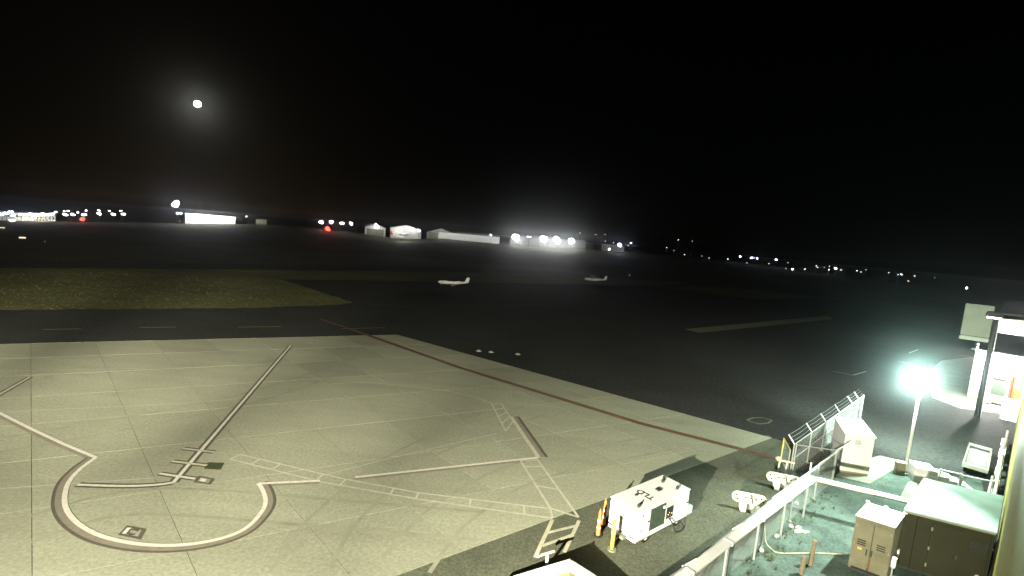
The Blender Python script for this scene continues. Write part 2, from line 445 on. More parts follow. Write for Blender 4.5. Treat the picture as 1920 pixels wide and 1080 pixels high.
for a, b in (((600, 893), (720, 862)), ((720, 862), (930, 813)), ((0, 916), (290, 896)), ((0, 773), (330, 757)), ((330, 757), (560, 738)), ((0, 696), (280, 690))):
    stripe('pale_scuff', px(a, b), .07, .0036, mat('scuff_paint', (.44, .42, .345), .8, var=.2), apron)
tm = mat('tyre_rubber_trace', (.28, .284, .208), .85, var=.2, scale=1.2)
for k, pth in enumerate((((-40, 840), (200, 800), (470, 745), (640, 690)), ((560, 1075), (640, 960), (800, 840), (1000, 770)), ((760, 1060), (850, 960), (1000, 880), (1240, 830)), ((30, 1000), (260, 940), (600, 960), (900, 985)))):
    w_ = smooth_path(px(*pth), 6)
    for off in (-.95, .95): stripe('tyre_mark', w_, .17, .0032 + .0003 * k, tm, apron, shift=off)
# on the service road: the lane carries on as a ladder
def road_lane():
    m = mat('tan_line_paint', (.46, .44, .33), .7, var=.3, scale=3)
    for a, b, z in (((1036, 974), (1003, 1046), -.006), ((1086, 976), (1058, 1036), -.0056), ((1023, 1000), (1084, 985), -.005), ((1016, 1024), (1073, 1003), -.0046)):
        if z == -.006: pass
        stripe('road_lane_bar', px(a, b), .16, .0075, m, apron) if z == -.006 else stripe('road_lane_bar', px(a, b), .15, .006 + z * .1, m, apron)
road_lane()
# ramp paint
for a, b in (((80, 617.5), (152, 616)), ((262, 613.5), (330, 613)), ((446, 613), (527, 612)), ((640, 616), (722, 614))):
    o = stripe('taxi_lane_dash', px(a, b), .22, -.017, YELLOW_LINE, apron)
stripe('ramp_edge_line', px((690, 573), (900, 572), (1120, 569)), .16, -.017, mat('dim_white_line_paint', (.14, .14, .115), .7), apron)
for q in (((1562, 696), (1600, 703), (1624, 696)), ((1683, 677), (1712, 682)), ((1704, 662), (1722, 655)), ((1796, 666), (1820, 668)), ((1700, 708), (1724, 717))):
    stripe('tie_down_mark', px(*q), .14, -.0165, mat('tie_down_paint', (.28, .28, .26), .7), apron)
ring = px((1401, 787), (1412, 783), (1430, 782.5), (1447, 787.5), (1440, 793), (1424, 794.5), (1408, 790.5), (1401, 787))
stripe('ramp_stencil', ring, .13, -.0165, mat('stencil_paint', (.16, .16, .085), .7, var=.2), apron)
for x, y in ((898, 658), (921, 660), (971, 664)):
    p = at(x, y)
    t = MB().tube([(0, 0, -.02), (0, 0, .06)], .30, 12, .24).ball((0, 0, .05), .16, 10, .09).build('tie_down_anchor', mat('pale_stone', (.22, .22, .17), .7, var=.3, scale=6))
    t.location = p
    tag(t, {898: 'faint pale tie-down anchor on the ramp, first from the far apron corner', 921: 'pale tie-down anchor between two others on the dark ramp', 971: 'brightest pale tie-down anchor on the dark ramp beside the apron edge'}[x], 'anchor', 'tie-down anchors on the dark ramp')

# ------------------------------------------------------------------ terminal building wall (the camera hangs on it)
WALL_OFF = -.35
def along_wall(s, off=0.0, z=0.0):
    p = UA * s + UL * (WALL_OFF + off); return Vector((p.x, p.y, z))
tw = thing('terminal_building', 'long olive lap-sided terminal wall running beside the yard', 'building', along_wall(0), AX)
WS0, WS1, WZ = -45.0, 60.0, 14.0
MB().box(WS0, WS1, -12, -.06, 0, WZ).build('wall', DARK, tw)
zz = .55; hb = .42
while zz < WZ - .01:
    z1 = min(zz + hb - .05, WZ)
    MB().hexa([(WS0, -.058, zz), (WS1, -.058, zz), (WS1, .02, zz), (WS0, .02, zz)][::1], [(WS0, -.058, z1), (WS1, -.058, z1), (WS1, -.035, z1 - .02), (WS0, -.035, z1 - .02)]).build('board', SIDING, tw)
    zz += hb
MB().box(WS0, WS1, -.058, .05, 0, .5).build('plinth', mat('plinth_concrete', (.08, .078, .05), .8, var=.2), tw)
# cream pipes with clamps along the wall foot
rp = random.Random(5)
wp = thing('wall_pipe', 'pair of cream pipes clamped along the foot of the terminal wall', 'pipe', along_wall(0, .28), AX)
MB().tube([(16, .12, .55), (52, .12, .55)], .075, 10).build('pipe', CREAM, wp, True)
MB().tube([(16, .34, .30), (40, .34, .30)], .06, 10).build('pipe', CREAM, wp, True)
s = 17.0
while s < 50:
    MB().box(s, s + rp.uniform(.25, 1.1), .02, .22 + rp.uniform(0, .12), .02, .42 + rp.uniform(.05, .34)).build('clamp_block', CREAM, wp, bevel=.02)
    s += rp.uniform(1.1, 2.6)

# ------------------------------------------------------------------ floodlights on the terminal wall
def floodlight(s, z, targets, label, group):
    base = along_wall(s, 0, z)
    t = thing('floodlight', label, 'floodlight', base, AX, group)
    MB().bar((0, 0, .1), (0, 1.0, .1), .08, .08).build('bracket', DARK, t)
    MB().box(-.35, .35, .95, 1.15, -.25, .25).build('housing', DARK, t, bevel=.03)
    MB().add([(-.3, 1.156, -.2), (.3, 1.156, -.2), (.3, 1.156, .2), (-.3, 1.156, .2)], [(0, 1, 2, 3)]).build('lens', glow('flood_lens', (1, .92, .72), 30), t)
    src = along_wall(s, 1.35, z)
    for aim, power, size, blend, colr in targets:
        l = bpy.data.lights.new('flood_beam', 'SPOT'); l.energy = power; l.spot_size = R(size); l.spot_blend = blend
        l.color = colr; l.shadow_soft_size = .12
        o = bpy.data.objects.new('flood_beam', l); COL.objects.link(o)
        o.location = src; o.rotation_euler = (Vector(aim) - src).to_track_quat('-Z', 'Y').to_euler()
    return t
WARM = (1, .95, .75)
floodlight(-14, 9.4, [((-10, 50, 0), 148000, 110, 1.0, WARM), ((16, 26, 0), 90000, 38, 1.0, WARM), ((-10, 50, 0), 100000, 24, 1.0, WARM), ((9, 36, 0), 95000, 30, 1.0, WARM), ((-74, 62, 0), 430000, 29, 1.0, WARM), ((-56, 74, 0), 230000, 27, 1.0, WARM), ((-40, 88, 0), 330000, 27, 1.0, WARM)],
           'apron floodlight bracketed high on the terminal wall', None)

yl = thing('wall_lamp', 'yard lamp bracketed on the terminal wall above the shelter', 'wall lamp', along_wall(27, 0, 10.5), AX)
MB().bar((0, 0, .1), (0, 1.3, .1), .08, .08).build('bracket', DARK, yl)
MB().box(-.3, .3, 1.1, 1.6, -.08, .12).build('housing', DARK, yl, bevel=.03)
MB().box(-.25, .25, 1.15, 1.55, -.12, -.082).build('lens', glow('yard_wall_lens', (.88, 1, .92), 60), yl)
yo = bpy.data.lights.new('yard_beam', 'SPOT'); yo.energy = 19000; yo.spot_size = R(66); yo.spot_blend = .8; yo.color = (.86, 1, .90); yo.shadow_soft_size = .12
yoo = bpy.data.objects.new('yard_beam', yo); COL.objects.link(yoo); yoo.location = along_wall(27, 1.8, 10.3)
yoo.rotation_euler = (Vector((14.6, 19.0, 0)) - yoo.location).to_track_quat('-Z', 'Y').to_euler()

# ------------------------------------------------------------------ ground power unit
b0 = at(1188, 1029); bl = at(1128, 1001); br = at(1292, 973)
gx = (br - b0); GL = gx.length - .25; gx.normalize(); grot = math.atan2(gx.y, gx.x)
GW = (bl - b0).length
gpu = thing('ground_power_unit', 'white towable ground power unit with TLD lettered on its roof', 'power unit', b0, grot)
zb, zt = .34, 1.46
body = MB().box(.05, GL, .0, GW, zb, zt).build('body', WHITE, gpu, bevel=.03)
MB().box(.02, GL + .03, -.03, GW + .03, zt + .002, zt + .045).build('roof_panel', WHITE, gpu, bevel=.012)
MB().box(0, GL, .04, GW - .04, .22, zb - .003).build('chassis', WHITE_DIRTY, gpu)
MB().box(.0, GL - .1, -.05, -.004, .25, .40).build('side_rail', WHITE_DIRTY, gpu)
for x0, x1 in ((.06, GL * .235), (GL * .70, GL * .985)):
    d = MB().box(x0, x1, -.022, -.002, .43, zt - .05).build('side_door', WHITE, gpu, bevel=.006)
    MB().box(x1 - .16, x1 - .06, -.04, -.023, .9, .96).build('latch', DARK, d)
gd = MB().box(GL * .245, GL * .515, -.018, -.002, .45, zt - .06).build('grille_door', GREEN_DARK, gpu)
for k in range(9):
    MB().box(GL * .26, GL * .50, -.034, -.019, .55 + k * .085, .58 + k * .085).build('louvre', GREEN_DARK, gd)
MB().box(GL * .47, GL * .50, -.05, -.019, 1.2, 1.30).build('label_plate', WHITE, gd)
cp_ = MB().box(GL * .53, GL * .685, -.014, -.002, .45, zt - .06).build('control_panel', mat('pale_panel', (.55, .60, .52), .5, var=.12, scale=6), gpu)
MB().box(GL * .545, GL * .67, -.026, -.015, .62, 1.12).build('display', GLASS, cp_)
for k in range(5):
    MB().tube([(GL * (.555 + .024 * k), -.04, .72 + .07 * (k % 3)), (GL * (.555 + .024 * k), -.015, .72 + .07 * (k % 3))], .025, 8).build('switch', (RED, WHITE, YELLOW)[k % 3], cp_)
MB().box(-.012, .047, .05, GW - .05, zb + .08, zt - .05).build('front_panel', WHITE, gpu, bevel=.008)
for y0 in (.06, GW - .34):
    for k in range(3):
        MB().add([(-.016, y0 + .1 * k, .36), (-.016, y0 + .1 * k + .05, .36), (-.016, y0 + .1 * k + .13, .47), (-.016, y0 + .1 * k + .08, .47)], [(0, 1, 2, 3)]).build('hazard_stripe', BLACK, gpu)
for wx in (.75, GL - .75):
    for wy in (.10, GW - .10):
        w = MB().tube([(wx, wy - .09, .24), (wx, wy + .09, .24)], .24, 20).build('tyre', BLACK, gpu)
        MB().tube([(wx, wy - .10, .24), (wx, wy + .10, .24)], .13, 14).build('rim', WHITE_DIRTY, w)
MB().bar((-.02, GW / 2, .3), (-.35, GW / 2, .18), .07, .07).build('tow_bar', DARK, gpu)
MB().box(-.25, .0, GW * .28, GW * .72, .2, .33).build('tow_hitch', GREYP, gpu, bevel=.02)
MB().box(GL + .035, GL + .4, -.02, GW * .9, .26, .62).build('rear_bin', mat('pale_green_bin', (.5, .6, .53), .6, var=.1), gpu, bevel=.02)
for x, y in ((.42, .28), (GL - .55, .30), (GL - .62, GW * .72)):
    e = MB().tube([(x, y, zt + .04), (x, y, zt + .15)], .06, 10).build('lifting_eye', DARK, gpu)
    MB().tube([(x - .05, y, zt + .15), (x, y, zt + .2), (x + .05, y, zt + .15)], .025, 8).build('eye_ring', DARK, e)
MB().box(1.02, 1.16, GW * .62, GW * .68, zt + .046, zt + .09).build('roof_clip', DARK, gpu)
MB().box(GL * .60, GL * .66, GW * .42, GW * .56, zt + .046, zt + .10).build('roof_clip', DARK, gpu)
MB().tube([(GL * .9, GW * .8, zt), (GL * .9, GW * .8, zt + .22)], .05, 10).build('exhaust', DARK, gpu)
for k in range(7):
    MB().box(-.03, -.013, GW * .30, GW * .70, .62 + k * .07, .645 + k * .07).build('front_louvre', WHITE_DIRTY, gpu)
for x in (GL * .24, GL * .522, GL * .692):
    MB().box(x - .006, x + .006, -.012, -.001, .42, zt - .03).build('panel_seam', DARK, gpu)
for x in (.3, GL * .8):
    for z in (.6, 1.25): MB().box(x, x + .04, -.04, -.023, z, z + .1).build('hinge', GREYP, gpu)
MB().tube(smooth_path([(GL * .6, -.05, .62), (GL * .62, -.22, .40), (GL * .66, -.30, .06), (GL * .78, -.34, .04), (GL * .86, -.2, .05), (GL * .82, -.08, .25)], 5), .028, 8).build('power_cable', BLACK, gpu, True)
MB().box(.0, GL, -.055, -.051, .25, .29).build('grime_strip', mat('grime', (.12, .11, .085), .9, var=.4, scale=6), gpu)
tcv = bpy.data.curves.new('roof_lettering', 'FONT'); tcv.body = 'TLD'; tcv.size = .46; tcv.align_x = 'CENTER'; tcv.align_y = 'CENTER'; tcv.extrude = .002; tcv.offset = .008; tcv.shear = .0
tcv.materials.append(mat('lettering_black', (.03, .03, .035), .6))
tmp = bpy.data.objects.new('lettering_curve', tcv); COL.objects.link(tmp); bpy.context.view_layer.update()
tme = bpy.data.meshes.new_from_object(tmp.evaluated_get(bpy.context.evaluated_depsgraph_get())); bpy.data.objects.remove(tmp)
to = bpy.data.objects.new('roof_lettering', tme); COL.objects.link(to); to.parent = gpu
to.location = (GL * .40, GW * .52, zt + .050); to.rotation_euler = (0, 0, R(90))

# delineator posts and bollard
def delineator(p, h, label):
    t = thing('delineator_post', label, 'traffic post', p, 0, 'orange delineator posts by the power unit')
    MB().prism([(.17 * math.cos(a), .17 * math.sin(a)) for a in [R(x) for x in range(0, 360, 45)]], 0, .05).build('base', BLACK, t)
    prof = [(0.05, .095), (.3 * h, .082), (.38 * h, .080), (.55 * h, .074), (.66 * h, .07), (.82 * h, .062), (h * .93, .06), (h, .035)]
    ms = [ORANGE, WHITE, ORANGE, WHITE, ORANGE, ORANGE, ORANGE]
    for i in range(7):
        MB().tube([(0, 0, prof[i][0]), (0, 0, prof[i + 1][0] - .001)], prof[i][1], 14, prof[i + 1][1]).build('band', ms[i], t, False)
    MB().tube([(0, -.03, h), (0, -.03, h + .07), (0, .03, h + .07), (0, .03, h)], .015, 6).build('handle', ORANGE, t)
delineator(at(1121, 1004), 1.1, 'orange and white banded delineator post in front of the power unit')
delineator(at(1131, 985), 1.15, 'second orange delineator post half hidden behind the power unit')
yb = thing('bollard', 'yellow steel bollard in front of the white power unit', 'bollard', at(1147, 1031))
MB().tube([(0, 0, 0), (0, 0, 1.22)], .08, 16).ball((0, 0, 1.22), .08, 16, .045).build('tube', YELLOW, yb, True)
MB().tube([(0, 0, 0.0), (0, 0, .05)], .18, 16).build('base_plate', GREYP, yb)

# ------------------------------------------------------------------ low gabled hood at the bottom edge
zr = .72
ap = at(1068, 1052, zr)
cw = thing('gabled_hood', 'white-trimmed low gabled hood at the bottom edge beside the road lane', 'hood', (ap.x, ap.y, 0), R(-6))
sl_ = .20; hw = 2.3; ln = 4.5
for sx in (-1, 1):
    def q(x, y, dz=0): return (sx * x, y - x * .42, zr - x * sl_ + dz)
    MB().hexa([q(0, -ln, -.10), q(hw, -ln, -.10), q(hw, -.06, -.10), q(0, -.06, -.10)], [q(0, -ln), q(hw, -ln), q(hw, -.06), q(0, -.06)]).build('roof_slope', mat('tan_roof', (.42, .34, .20), .8, var=.15, scale=3), cw)
    MB().hexa([q(0, -.52, .003), q(hw, -.52, .003), q(hw, .05, .003), q(0, .05, .003)], [q(0, -.52, .05), q(hw, -.52, .05), q(hw, .05, .05), q(0, .05, .05)]).build('trim_board', WHITE, cw)
    MB().hexa([q(0, .0, -.24), q(hw, .0, -.24), q(hw, .05, -.24), q(0, .05, -.24)], [q(0, 0, 0), q(hw, .0, 0), q(hw, .05, 0), q(0, .05, 0)]).build('fascia', WHITE, cw)
    MB().hexa([(0, -ln, 0), (sx * hw, -ln - hw * .42, 0), (sx * hw, -.25 - hw * .42, 0), (0, -.25, 0)], [(0, -ln, zr - .12), (sx * hw, -ln - hw * .42, zr - hw * sl_ - .12), (sx * hw, -.25 - hw * .42, zr - hw * sl_ - .12), (0, -.25, zr - .12)]).build('base_wall', TAN, cw)
MB().ball((0, -.03, zr + .05), .06, 10).build('ridge_cap', GREYP, cw)
vt = thing('sensor_stand', 'small white T-shaped sensor stand next to the gabled hood', 'sensor', at(1024, 1067), R(30))
MB().tube([(0, 0, 0), (0, 0, .62)], .055, 10).build('mast', WHITE, vt)
MB().bar((-.42, .0, .63), (.30, .0, .63), .07, .05).build('crossbar', CREAM, vt)
MB().ball((-.42, 0, .64), .07, 8).build('sensor', WHITE, vt)

# ------------------------------------------------------------------ chain link fences
def chain_mesh(p, q, h, par, z0=.06, pitch=.13, r=.0018):
    b = MB(); d = (q - p); L = d.length; d.normalize()
    n = int((L + h) / pitch)
    for i in range(n):
        for sgn in (1, -1):
            s0 = i * pitch - (h if sgn > 0 else 0); s1 = s0 + h * sgn
            if sgn < 0: s0 = i * pitch; s1 = s0 - h
            ta, tb = 0.0, 1.0
            def cl(t): return s0 + (s1 - s0) * t
            lo, hi = (0 - s0) / (s1 - s0), (L - s0) / (s1 - s0)
            ta = max(0, min(lo, hi)); tb = min(1, max(lo, hi))
            if tb - ta < .02: continue
            A = p + d * cl(ta); B = p + d * cl(tb)
            b.tube([(A.x, A.y, z0 + h * ta), (B.x, B.y, z0 + h * tb)], r, 3)
    o = b.build('chain_link', WIRE, par); o['kind'] = 'stuff'; return o
def fence(name, label, pts, h, arms=True, rails=(1.0,), arm_side=1, heavy=(), group='chain link fences around the yard', skip_rail=False):
    t = thing(name, label, 'fence', (0, 0, 0), 0, group)
    n = len(pts); dirs = (pts[-1] - pts[0]).normalized(); side = Vector((-dirs.y, dirs.x, 0)) * arm_side
    for i, p in enumerate(pts):
        r = .065 if i in heavy else .036
        po = MB().tube([p, p + Vector((0, 0, h))], r, 8).build('post', GALV, t)
        if arms and i not in heavy:
            MB().bar(p + Vector((0, 0, h - .02)), p + side * .34 + Vector((0, 0, h + .40)), .05, .05).build('arm', mat('pale_galvanised', (.68, .69, .64), .5, var=.1), po)
        MB().tube([p + Vector((0, 0, 0)), p + Vector((0, 0, .05))], r + .08, 8).build('footing', CONC2, po)
    for f in rails:
        MB().tube([pts[0] + Vector((0, 0, h * f - .04)), pts[-1] + Vector((0, 0, h * f - .04))], .026, 6).build('rail', GALV, t)
    chain_mesh(pts[0], pts[-1], h - .1, t)
    if arms:
        for k in (.12, .26, .40):
            a = side * (.34 * k / .4) + Vector((0, 0, h + k)); w = []
            for i in range(n - 1):
                for j in range(4):
                    q = pts[i] + (pts[i + 1] - pts[i]) * (j / 4); w.append(q + a - Vector((0, 0, .05 * math.sin(math.pi * j / 4))))
            w.append(pts[-1] + a)
            b = MB().tube(w, .006, 4)
            b.build('barbed_wire', WIRE, t)
    return t
FH = 1.95
A0_, A1_ = at(1480, 895), at(1612, 785)
fence('chain_link_fence', 'chain link fence with barbed wire arms running from the gate to the ramp', [A0_ + (A1_ - A0_) * f for f in (0, .19, .37, .57, .78, .9, 1.0)], FH, True, (1.0, .55), 1, heavy=(6,))
CP = at(1560, 906)
C_in = at(1416, 1034); cdir = (CP - C_in).normalized()
cl_pts = [CP - cdir * f for f in (0, 3.0, 6.4, 9.6, 12.8, 16.2, 19.2)]
fence('chain_link_fence', 'chain link fence carrying the wide white cable tray past the power unit', cl_pts, FH, True, (1.0,), 1, heavy=())
fence('chain_link_fence', 'short chain link return panel beside the white utility cabinet', [A0_ + Vector((.12, 0, 0)), CP - cdir * .12], FH, False, (1.0, .05), 1)

# yellow swing gate with valve stand
g0 = at(1463, 868); g1 = A0_ + Vector((-.1, .12, 0))
gt = thing('swing_gate', 'yellow-edged chain link swing gate across the red line', 'gate', (0, 0, 0))
MB().tube([g0, g0 + Vector((0, 0, 1.55))], .04, 8).build('gate_post', YELLOW, gt)
MB().tube([g0 + Vector((0, 0, 1.53)), g1 + Vector((0, 0, 1.53))], .035, 8).build('top_rail', YELLOW, gt)
MB().tube([g0 + Vector((0, 0, .25)), g1 + Vector((0, 0, .25))], .04, 8).build('bottom_rail', WHITE_DIRTY, gt)
MB().tube([g1 + Vector((0, 0, .0)), g1 + Vector((0, 0, 1.55))], .035, 8).build('gate_post', GALV, gt)
chain_mesh(g0, g1, 1.25, gt, .27)
vs = thing('valve_stand', 'white pipe stand with a valve head beside the yellow gate', 'valve', at(1457, 893), R(-20))
for x in (-.02, .34):
    MB().tube([(x, 0, 0), (x + .05, .0, .95)], .045, 8).build('leg', CREAM, vs)
    MB().box(x - .14, x + .14, -.14, .14, 0, .06).build('foot', CREAM, vs)
MB().tube([(-.12, 0, .95), (.75, 0, .95)], .06, 8).build('crosspipe', CREAM, vs)
MB().ball((-.05, 0, 1.02), .14, 10).build('valve_head', CREAM, vs)
MB().tube([(-.22, -.1, 1.05), (.10, .1, 1.05)], .03, 6).build('handwheel', CREAM, vs)
MB().box(.1, .75, -.75, -.1, .0, .12).build('kerb_block', CONC2, vs, bevel=.02)

# cream barriers
def barrier(p, rz, L, label):
    t = thing('cream_barrier', label, 'barrier', p, rz, 'cream equipment barriers by the fence')
    prof = []
    for a in range(90, 271, 30): prof.append((.24 * math.cos(R(a)), .24 * math.sin(R(a))))
    for a in range(-90, 91, 30): prof.append((L + .24 * math.cos(R(a)), .24 * math.sin(R(a))))
    b = MB(); n = len(prof)
    b.add([(x, -.09, .62 + z) for x, z in prof] + [(x, .09, .62 + z) for x, z in prof], [tuple(range(n))[::-1], tuple(range(n, 2 * n))] + [(i, (i + 1) % n, n + (i + 1) % n, n + i) for i in range(n)])
    b.build('beam', CREAM, t, bevel=.02)
    for x, w, h in ((.28, .34, .40), (.72, .30, .40), (L - .18, .30, .40)):
        MB().hexa([(x - w * .35, -.22, 0), (x + w * .35, -.22, 0), (x + w * .35, .22, 0), (x - w * .35, .22, 0)], [(x - w / 2, -.08, h), (x + w / 2, -.08, h), (x + w / 2, .08, h), (x - w / 2, .08, h)]).build('foot_block', CREAM, t, bevel=.02)
    for x, z in ((-.08, .74), (.0, .54), (L - .02, .74), (L + .08, .60), (L - .25, .66)):
        MB().tube([(x, -.10, z), (x, -.088, z)], .045, 10).build('bolt', DARK, t)
    MB().bar((L * .55, -.098, .86), (L * .66, -.098, .42), .012, .05).build('strap', DARK, t)
    MB().box(.22, .62, -.096, -.088, .66, .70).build('nameplate', DARK, t)
    return t
barrier(at(1379, 953), R(-14), 1.05, 'cream steel barrier on block feet beside the white cable tray')
barrier(at(1443, 914), R(-16), 1.15, 'cream steel barrier lying next to the valve stand and gate')

# white cable tray along the fence top, with a branch to the container
TZ = 1.86
t0 = at(1525, 893, TZ); t1 = at(1270, 1083, TZ); td = (t1 - t0).normalized(); t1 = t0 + td * 16
tray = thing('cable_tray', 'wide white cable tray running along the top of the fence', 'cable tray')
n_ = Vector((-td.y, td.x, 0))
def prof_run(b, A, B, half, z0, z1):
    d = (B - A).normalized(); u = Vector((-d.y, d.x, 0)) * half
    f = lambda p, z: (p.x, p.y, z)
    b.hexa([f(A - u, z0), f(B - u, z0), f(B + u, z0), f(A + u, z0)], [f(A - u, z1), f(B - u, z1), f(B + u, z1), f(A + u, z1)])
b = MB(); prof_run(b, t0, t1, .19, TZ - .10, TZ); b.build('duct', WHITE, tray, bevel=.012)
k = .6
while k < 15.5:
    A = t0 + td * k; b = MB(); prof_run(b, A, A + td * .09, .205, TZ - .12, TZ + .018); b.build('cover_clip', WHITE, tray)
    b = MB().tube([(A.x, A.y, 0), (A.x, A.y, TZ - .11)], .04, 8); b.build('support', GALV, tray)
    k += 2.7
A = t0 + n_ * -.25 - td * 0.3; B = A + td * 4.4
MB().tube([(A.x, A.y, TZ + .02), (B.x, B.y, TZ + .02)], .05, 8).build('side_conduit', WHITE, tray, True)
MB().tube([(A.x, A.y, 1.2), (A.x, A.y, 2.35)], .035, 8).build('end_post', WHITE, tray)
br0 = at(1532, 897, TZ); br1 = at(1712, 940, TZ)
bd = (br1 - br0); bnn = Vector((-bd.y, bd.x, 0)).normalized()
for k, (off, r, mm) in enumerate(((.12, .075, WHITE), (-.13, .05, CREAM), (-.0, .06, GREYP))):
    A = br0 + bnn * off; B = br1 + bnn * off
    MB().tube([(A.x, A.y, TZ - .05 - (.05 if k == 2 else 0)), (B.x, B.y, TZ - .05 - (.05 if k == 2 else 0))], r, 10).build('branch_pipe', mm, tray, True)

# ------------------------------------------------------------------ white utility cabinet
cb = thing('utility_cabinet', 'tall white steel utility cabinet with a label plate on its door', 'cabinet', at(1574, 886) + Vector((0, 0, .03)), 0)
cw_ = (at(1628, 894) - at(1574, 886)); cl_ = (at(1650, 868) - at(1628, 894)) * .92
ex = Vector((cw_.x, cw_.y, 0)); ey = Vector((cl_.x, cl_.y, 0)); ex_l = ex.length; ex.normalize(); ey_l = ey.length
ey = (Vector((-ex.y, ex.x, 0)) * .75 + ey.normalized() * .45).normalized()
def cpt(u, v, z): q = ex * u + ey * v; return (q.x, q.y, z)
def cbox(name, u0, u1, v0, v1, z0, z1, mm, par, bevel=0):
    return MB().hexa([cpt(u0, v0, z0), cpt(u1, v0, z0), cpt(u1, v1, z0), cpt(u0, v1, z0)], [cpt(u0, v0, z1), cpt(u1, v0, z1), cpt(u1, v1, z1), cpt(u0, v1, z1)]).build(name, mm, par, bevel=bevel)
CH = 2.28
cbox('body', 0, ex_l, 0, ey_l, .12, CH, WHITE, cb, .015)
cbox('plinth', .03, ex_l - .03, .03, ey_l - .03, 0, .117, GREYP, cb)
MB().hexa([cpt(-.06, -.06, CH + .002), cpt(ex_l + .06, -.06, CH + .002), cpt(ex_l + .06, ey_l + .06, CH + .002), cpt(-.06, ey_l + .06, CH + .002)],
          [cpt(-.06, -.06, CH + .06), cpt(ex_l + .06, -.06, CH + .06), cpt(ex_l + .06, ey_l + .06, CH + .12), cpt(-.06, ey_l + .06, CH + .12)]).build('roof', WHITE_DIRTY, cb)
cbox('roof_seam', -.06, ex_l + .06, ey_l * .42, ey_l * .42 + .06, CH + .09, CH + .12, WHITE, cb)
dr = cbox('door', .05, ex_l - .05, -.02, -.002, .62, CH - .06, WHITE, cb, .004)
cbox('label_plate', ex_l * .36, ex_l * .56, -.03, -.021, CH - .50, CH - .22, mat('grey_label', (.42, .42, .42), .6, var=.3, scale=20), dr)
for k in range(4):
    cbox('label_line', ex_l * .38, ex_l * .54, -.033, -.0305, CH - .27 - .06 * k, CH - .25 - .06 * k, WHITE, dr)
cbox('lock', ex_l * .44, ex_l * .49, -.03, -.021, CH - .60, CH - .57, DARK, dr)
for k in range(3):
    cbox('lower_panel', .05 + k * (ex_l - .1) / 3 + .008, .05 + (k + 1) * (ex_l - .1) / 3 - .008, -.018, -.002, .16, .60, WHITE_DIRTY, cb)

# ------------------------------------------------------------------ tan containers in the yard corner
def skew_box(name, label, cat, corners, ztop, body_mat, roof_mat, lid=.07):
    c0 = corners[0].copy(); c0.z = 0
    t = thing(name, label, cat, c0)
    P = [Vector((c.x - c0.x, c.y - c0.y, 0)) for c in corners]
    f = lambda z, k=0: [(p.x + 0, p.y + 0, z) for p in P]
    MB().hexa(f(.1), f(ztop - lid)).build('body', body_mat, t, bevel=.015)
    cc = sum(P, Vector()) / 4
    Q = [cc + (p - cc) * 1.03 for p in P]
    MB().hexa([(p.x, p.y, ztop - lid + .002) for p in Q], [(p.x, p.y, ztop) for p in Q]).build('roof', roof_mat, t, bevel=.01)
    S = [cc + (p - cc) * .96 for p in P]
    MB().hexa([(p.x, p.y, 0) for p in S], [(p.x, p.y, .098) for p in S]).build('skid', DARK, t)
    return t, P
zc = 2.5
n0, n1, n3 = at(1698, 954, zc), at(1733, 897, zc), at(1855, 984, zc)
wv = (n3 - n0); lv = (n1 - n0)
wv = (wv.normalized() * .7 + Vector((lv.y, -lv.x, 0)).normalized() * .3).normalized() * 2.75
big, P = skew_box('equipment_shelter', 'large tan equipment shelter with a pale mint flat roof by the terminal wall', 'shelter', [n0, n0 + wv, n0 + wv + lv, n0 + lv], zc, TAN_SHADED, MINT)
fw_ = P[1].normalized(); fn = Vector((fw_.y, -fw_.x, 0))
def on_face(name, u0, u1, z0, z1, mm, par, base, dirv, nrm, d0=.004, d1=.03):
    b = MB(); f = lambda u, d, z: tuple(base + dirv * u + nrm * d + Vector((0, 0, z)))
    b.hexa([f(u0, d1, z0), f(u1, d1, z0), f(u1, d0, z0), f(u0, d0, z0)], [f(u0, d1, z1), f(u1, d1, z1), f(u1, d0, z1), f(u0, d0, z1)])
    return b.build(name, mm, par)
FL = P[1].length
d = on_face('door', .9, 1.85, .15, 2.2, TAN_SHADED, big, P[0], fw_, fn); on_face('handle', 1.70, 1.78, 1.0, 1.2, DARK, d, P[0], fw_, fn, .032, .08)
on_face('corner_post', .0, .09, .12, 2.40, TAN_SHADED, big, P[0], fw_, fn); on_face('corner_post', FL - .09, FL, .12, 2.40, TAN_SHADED, big, P[0], fw_, fn)
vn = on_face('vent', 2.1, 2.6, 1.5, 1.9, DARK, big, P[0], fw_, fn)
for k in range(5): on_face('vent_slat', 2.12, 2.58, 1.53 + k * .075, 1.56 + k * .075, TAN_SHADED, vn, P[0], fw_, fn, .032, .05)
for z in (.4, 1.1, 1.9): on_face('hinge', .88, .93, z, z + .14, GREYP, big, P[0], fw_, fn, .032, .06)
on_face('cable_duct', .42, .50, .1, 2.3, TAN_SHADED, big, P[0], fw_, fn, .005, .07)
lv_ = P[3].normalized(); ln_ = Vector((-lv_.y, lv_.x, 0)); LL = P[3].length
for k in range(6):
    on_face('side_rib', .12 + k * (LL - .3) / 6, .20 + k * (LL - .3) / 6, .12, 2.40, TAN, big, P[0], lv_, ln_)
on_face('roof_lip', 0, FL, 2.36, 2.43, GREYP, big, P[0], fw_, fn, .032, .05)
zc2 = 2.3
n0, n1, n3 = at(1606, 964, zc2), at(1627, 942, zc2), at(1683, 985, zc2)
wv = n3 - n0; lv = n1 - n0
wv = (wv.normalized() * .7 + Vector((lv.y, -lv.x, 0)).normalized() * .3).normalized() * 1.22
sm, P = skew_box('electrical_cabinet', 'tan electrical cabinet with a white two-panel lid beside the large shelter', 'cabinet', [n0, n0 + wv, n0 + wv + lv, n0 + lv], zc2, TAN, WHITE)
fw_ = P[1].normalized(); fn = Vector((fw_.y, -fw_.x, 0)); FL = P[1].length
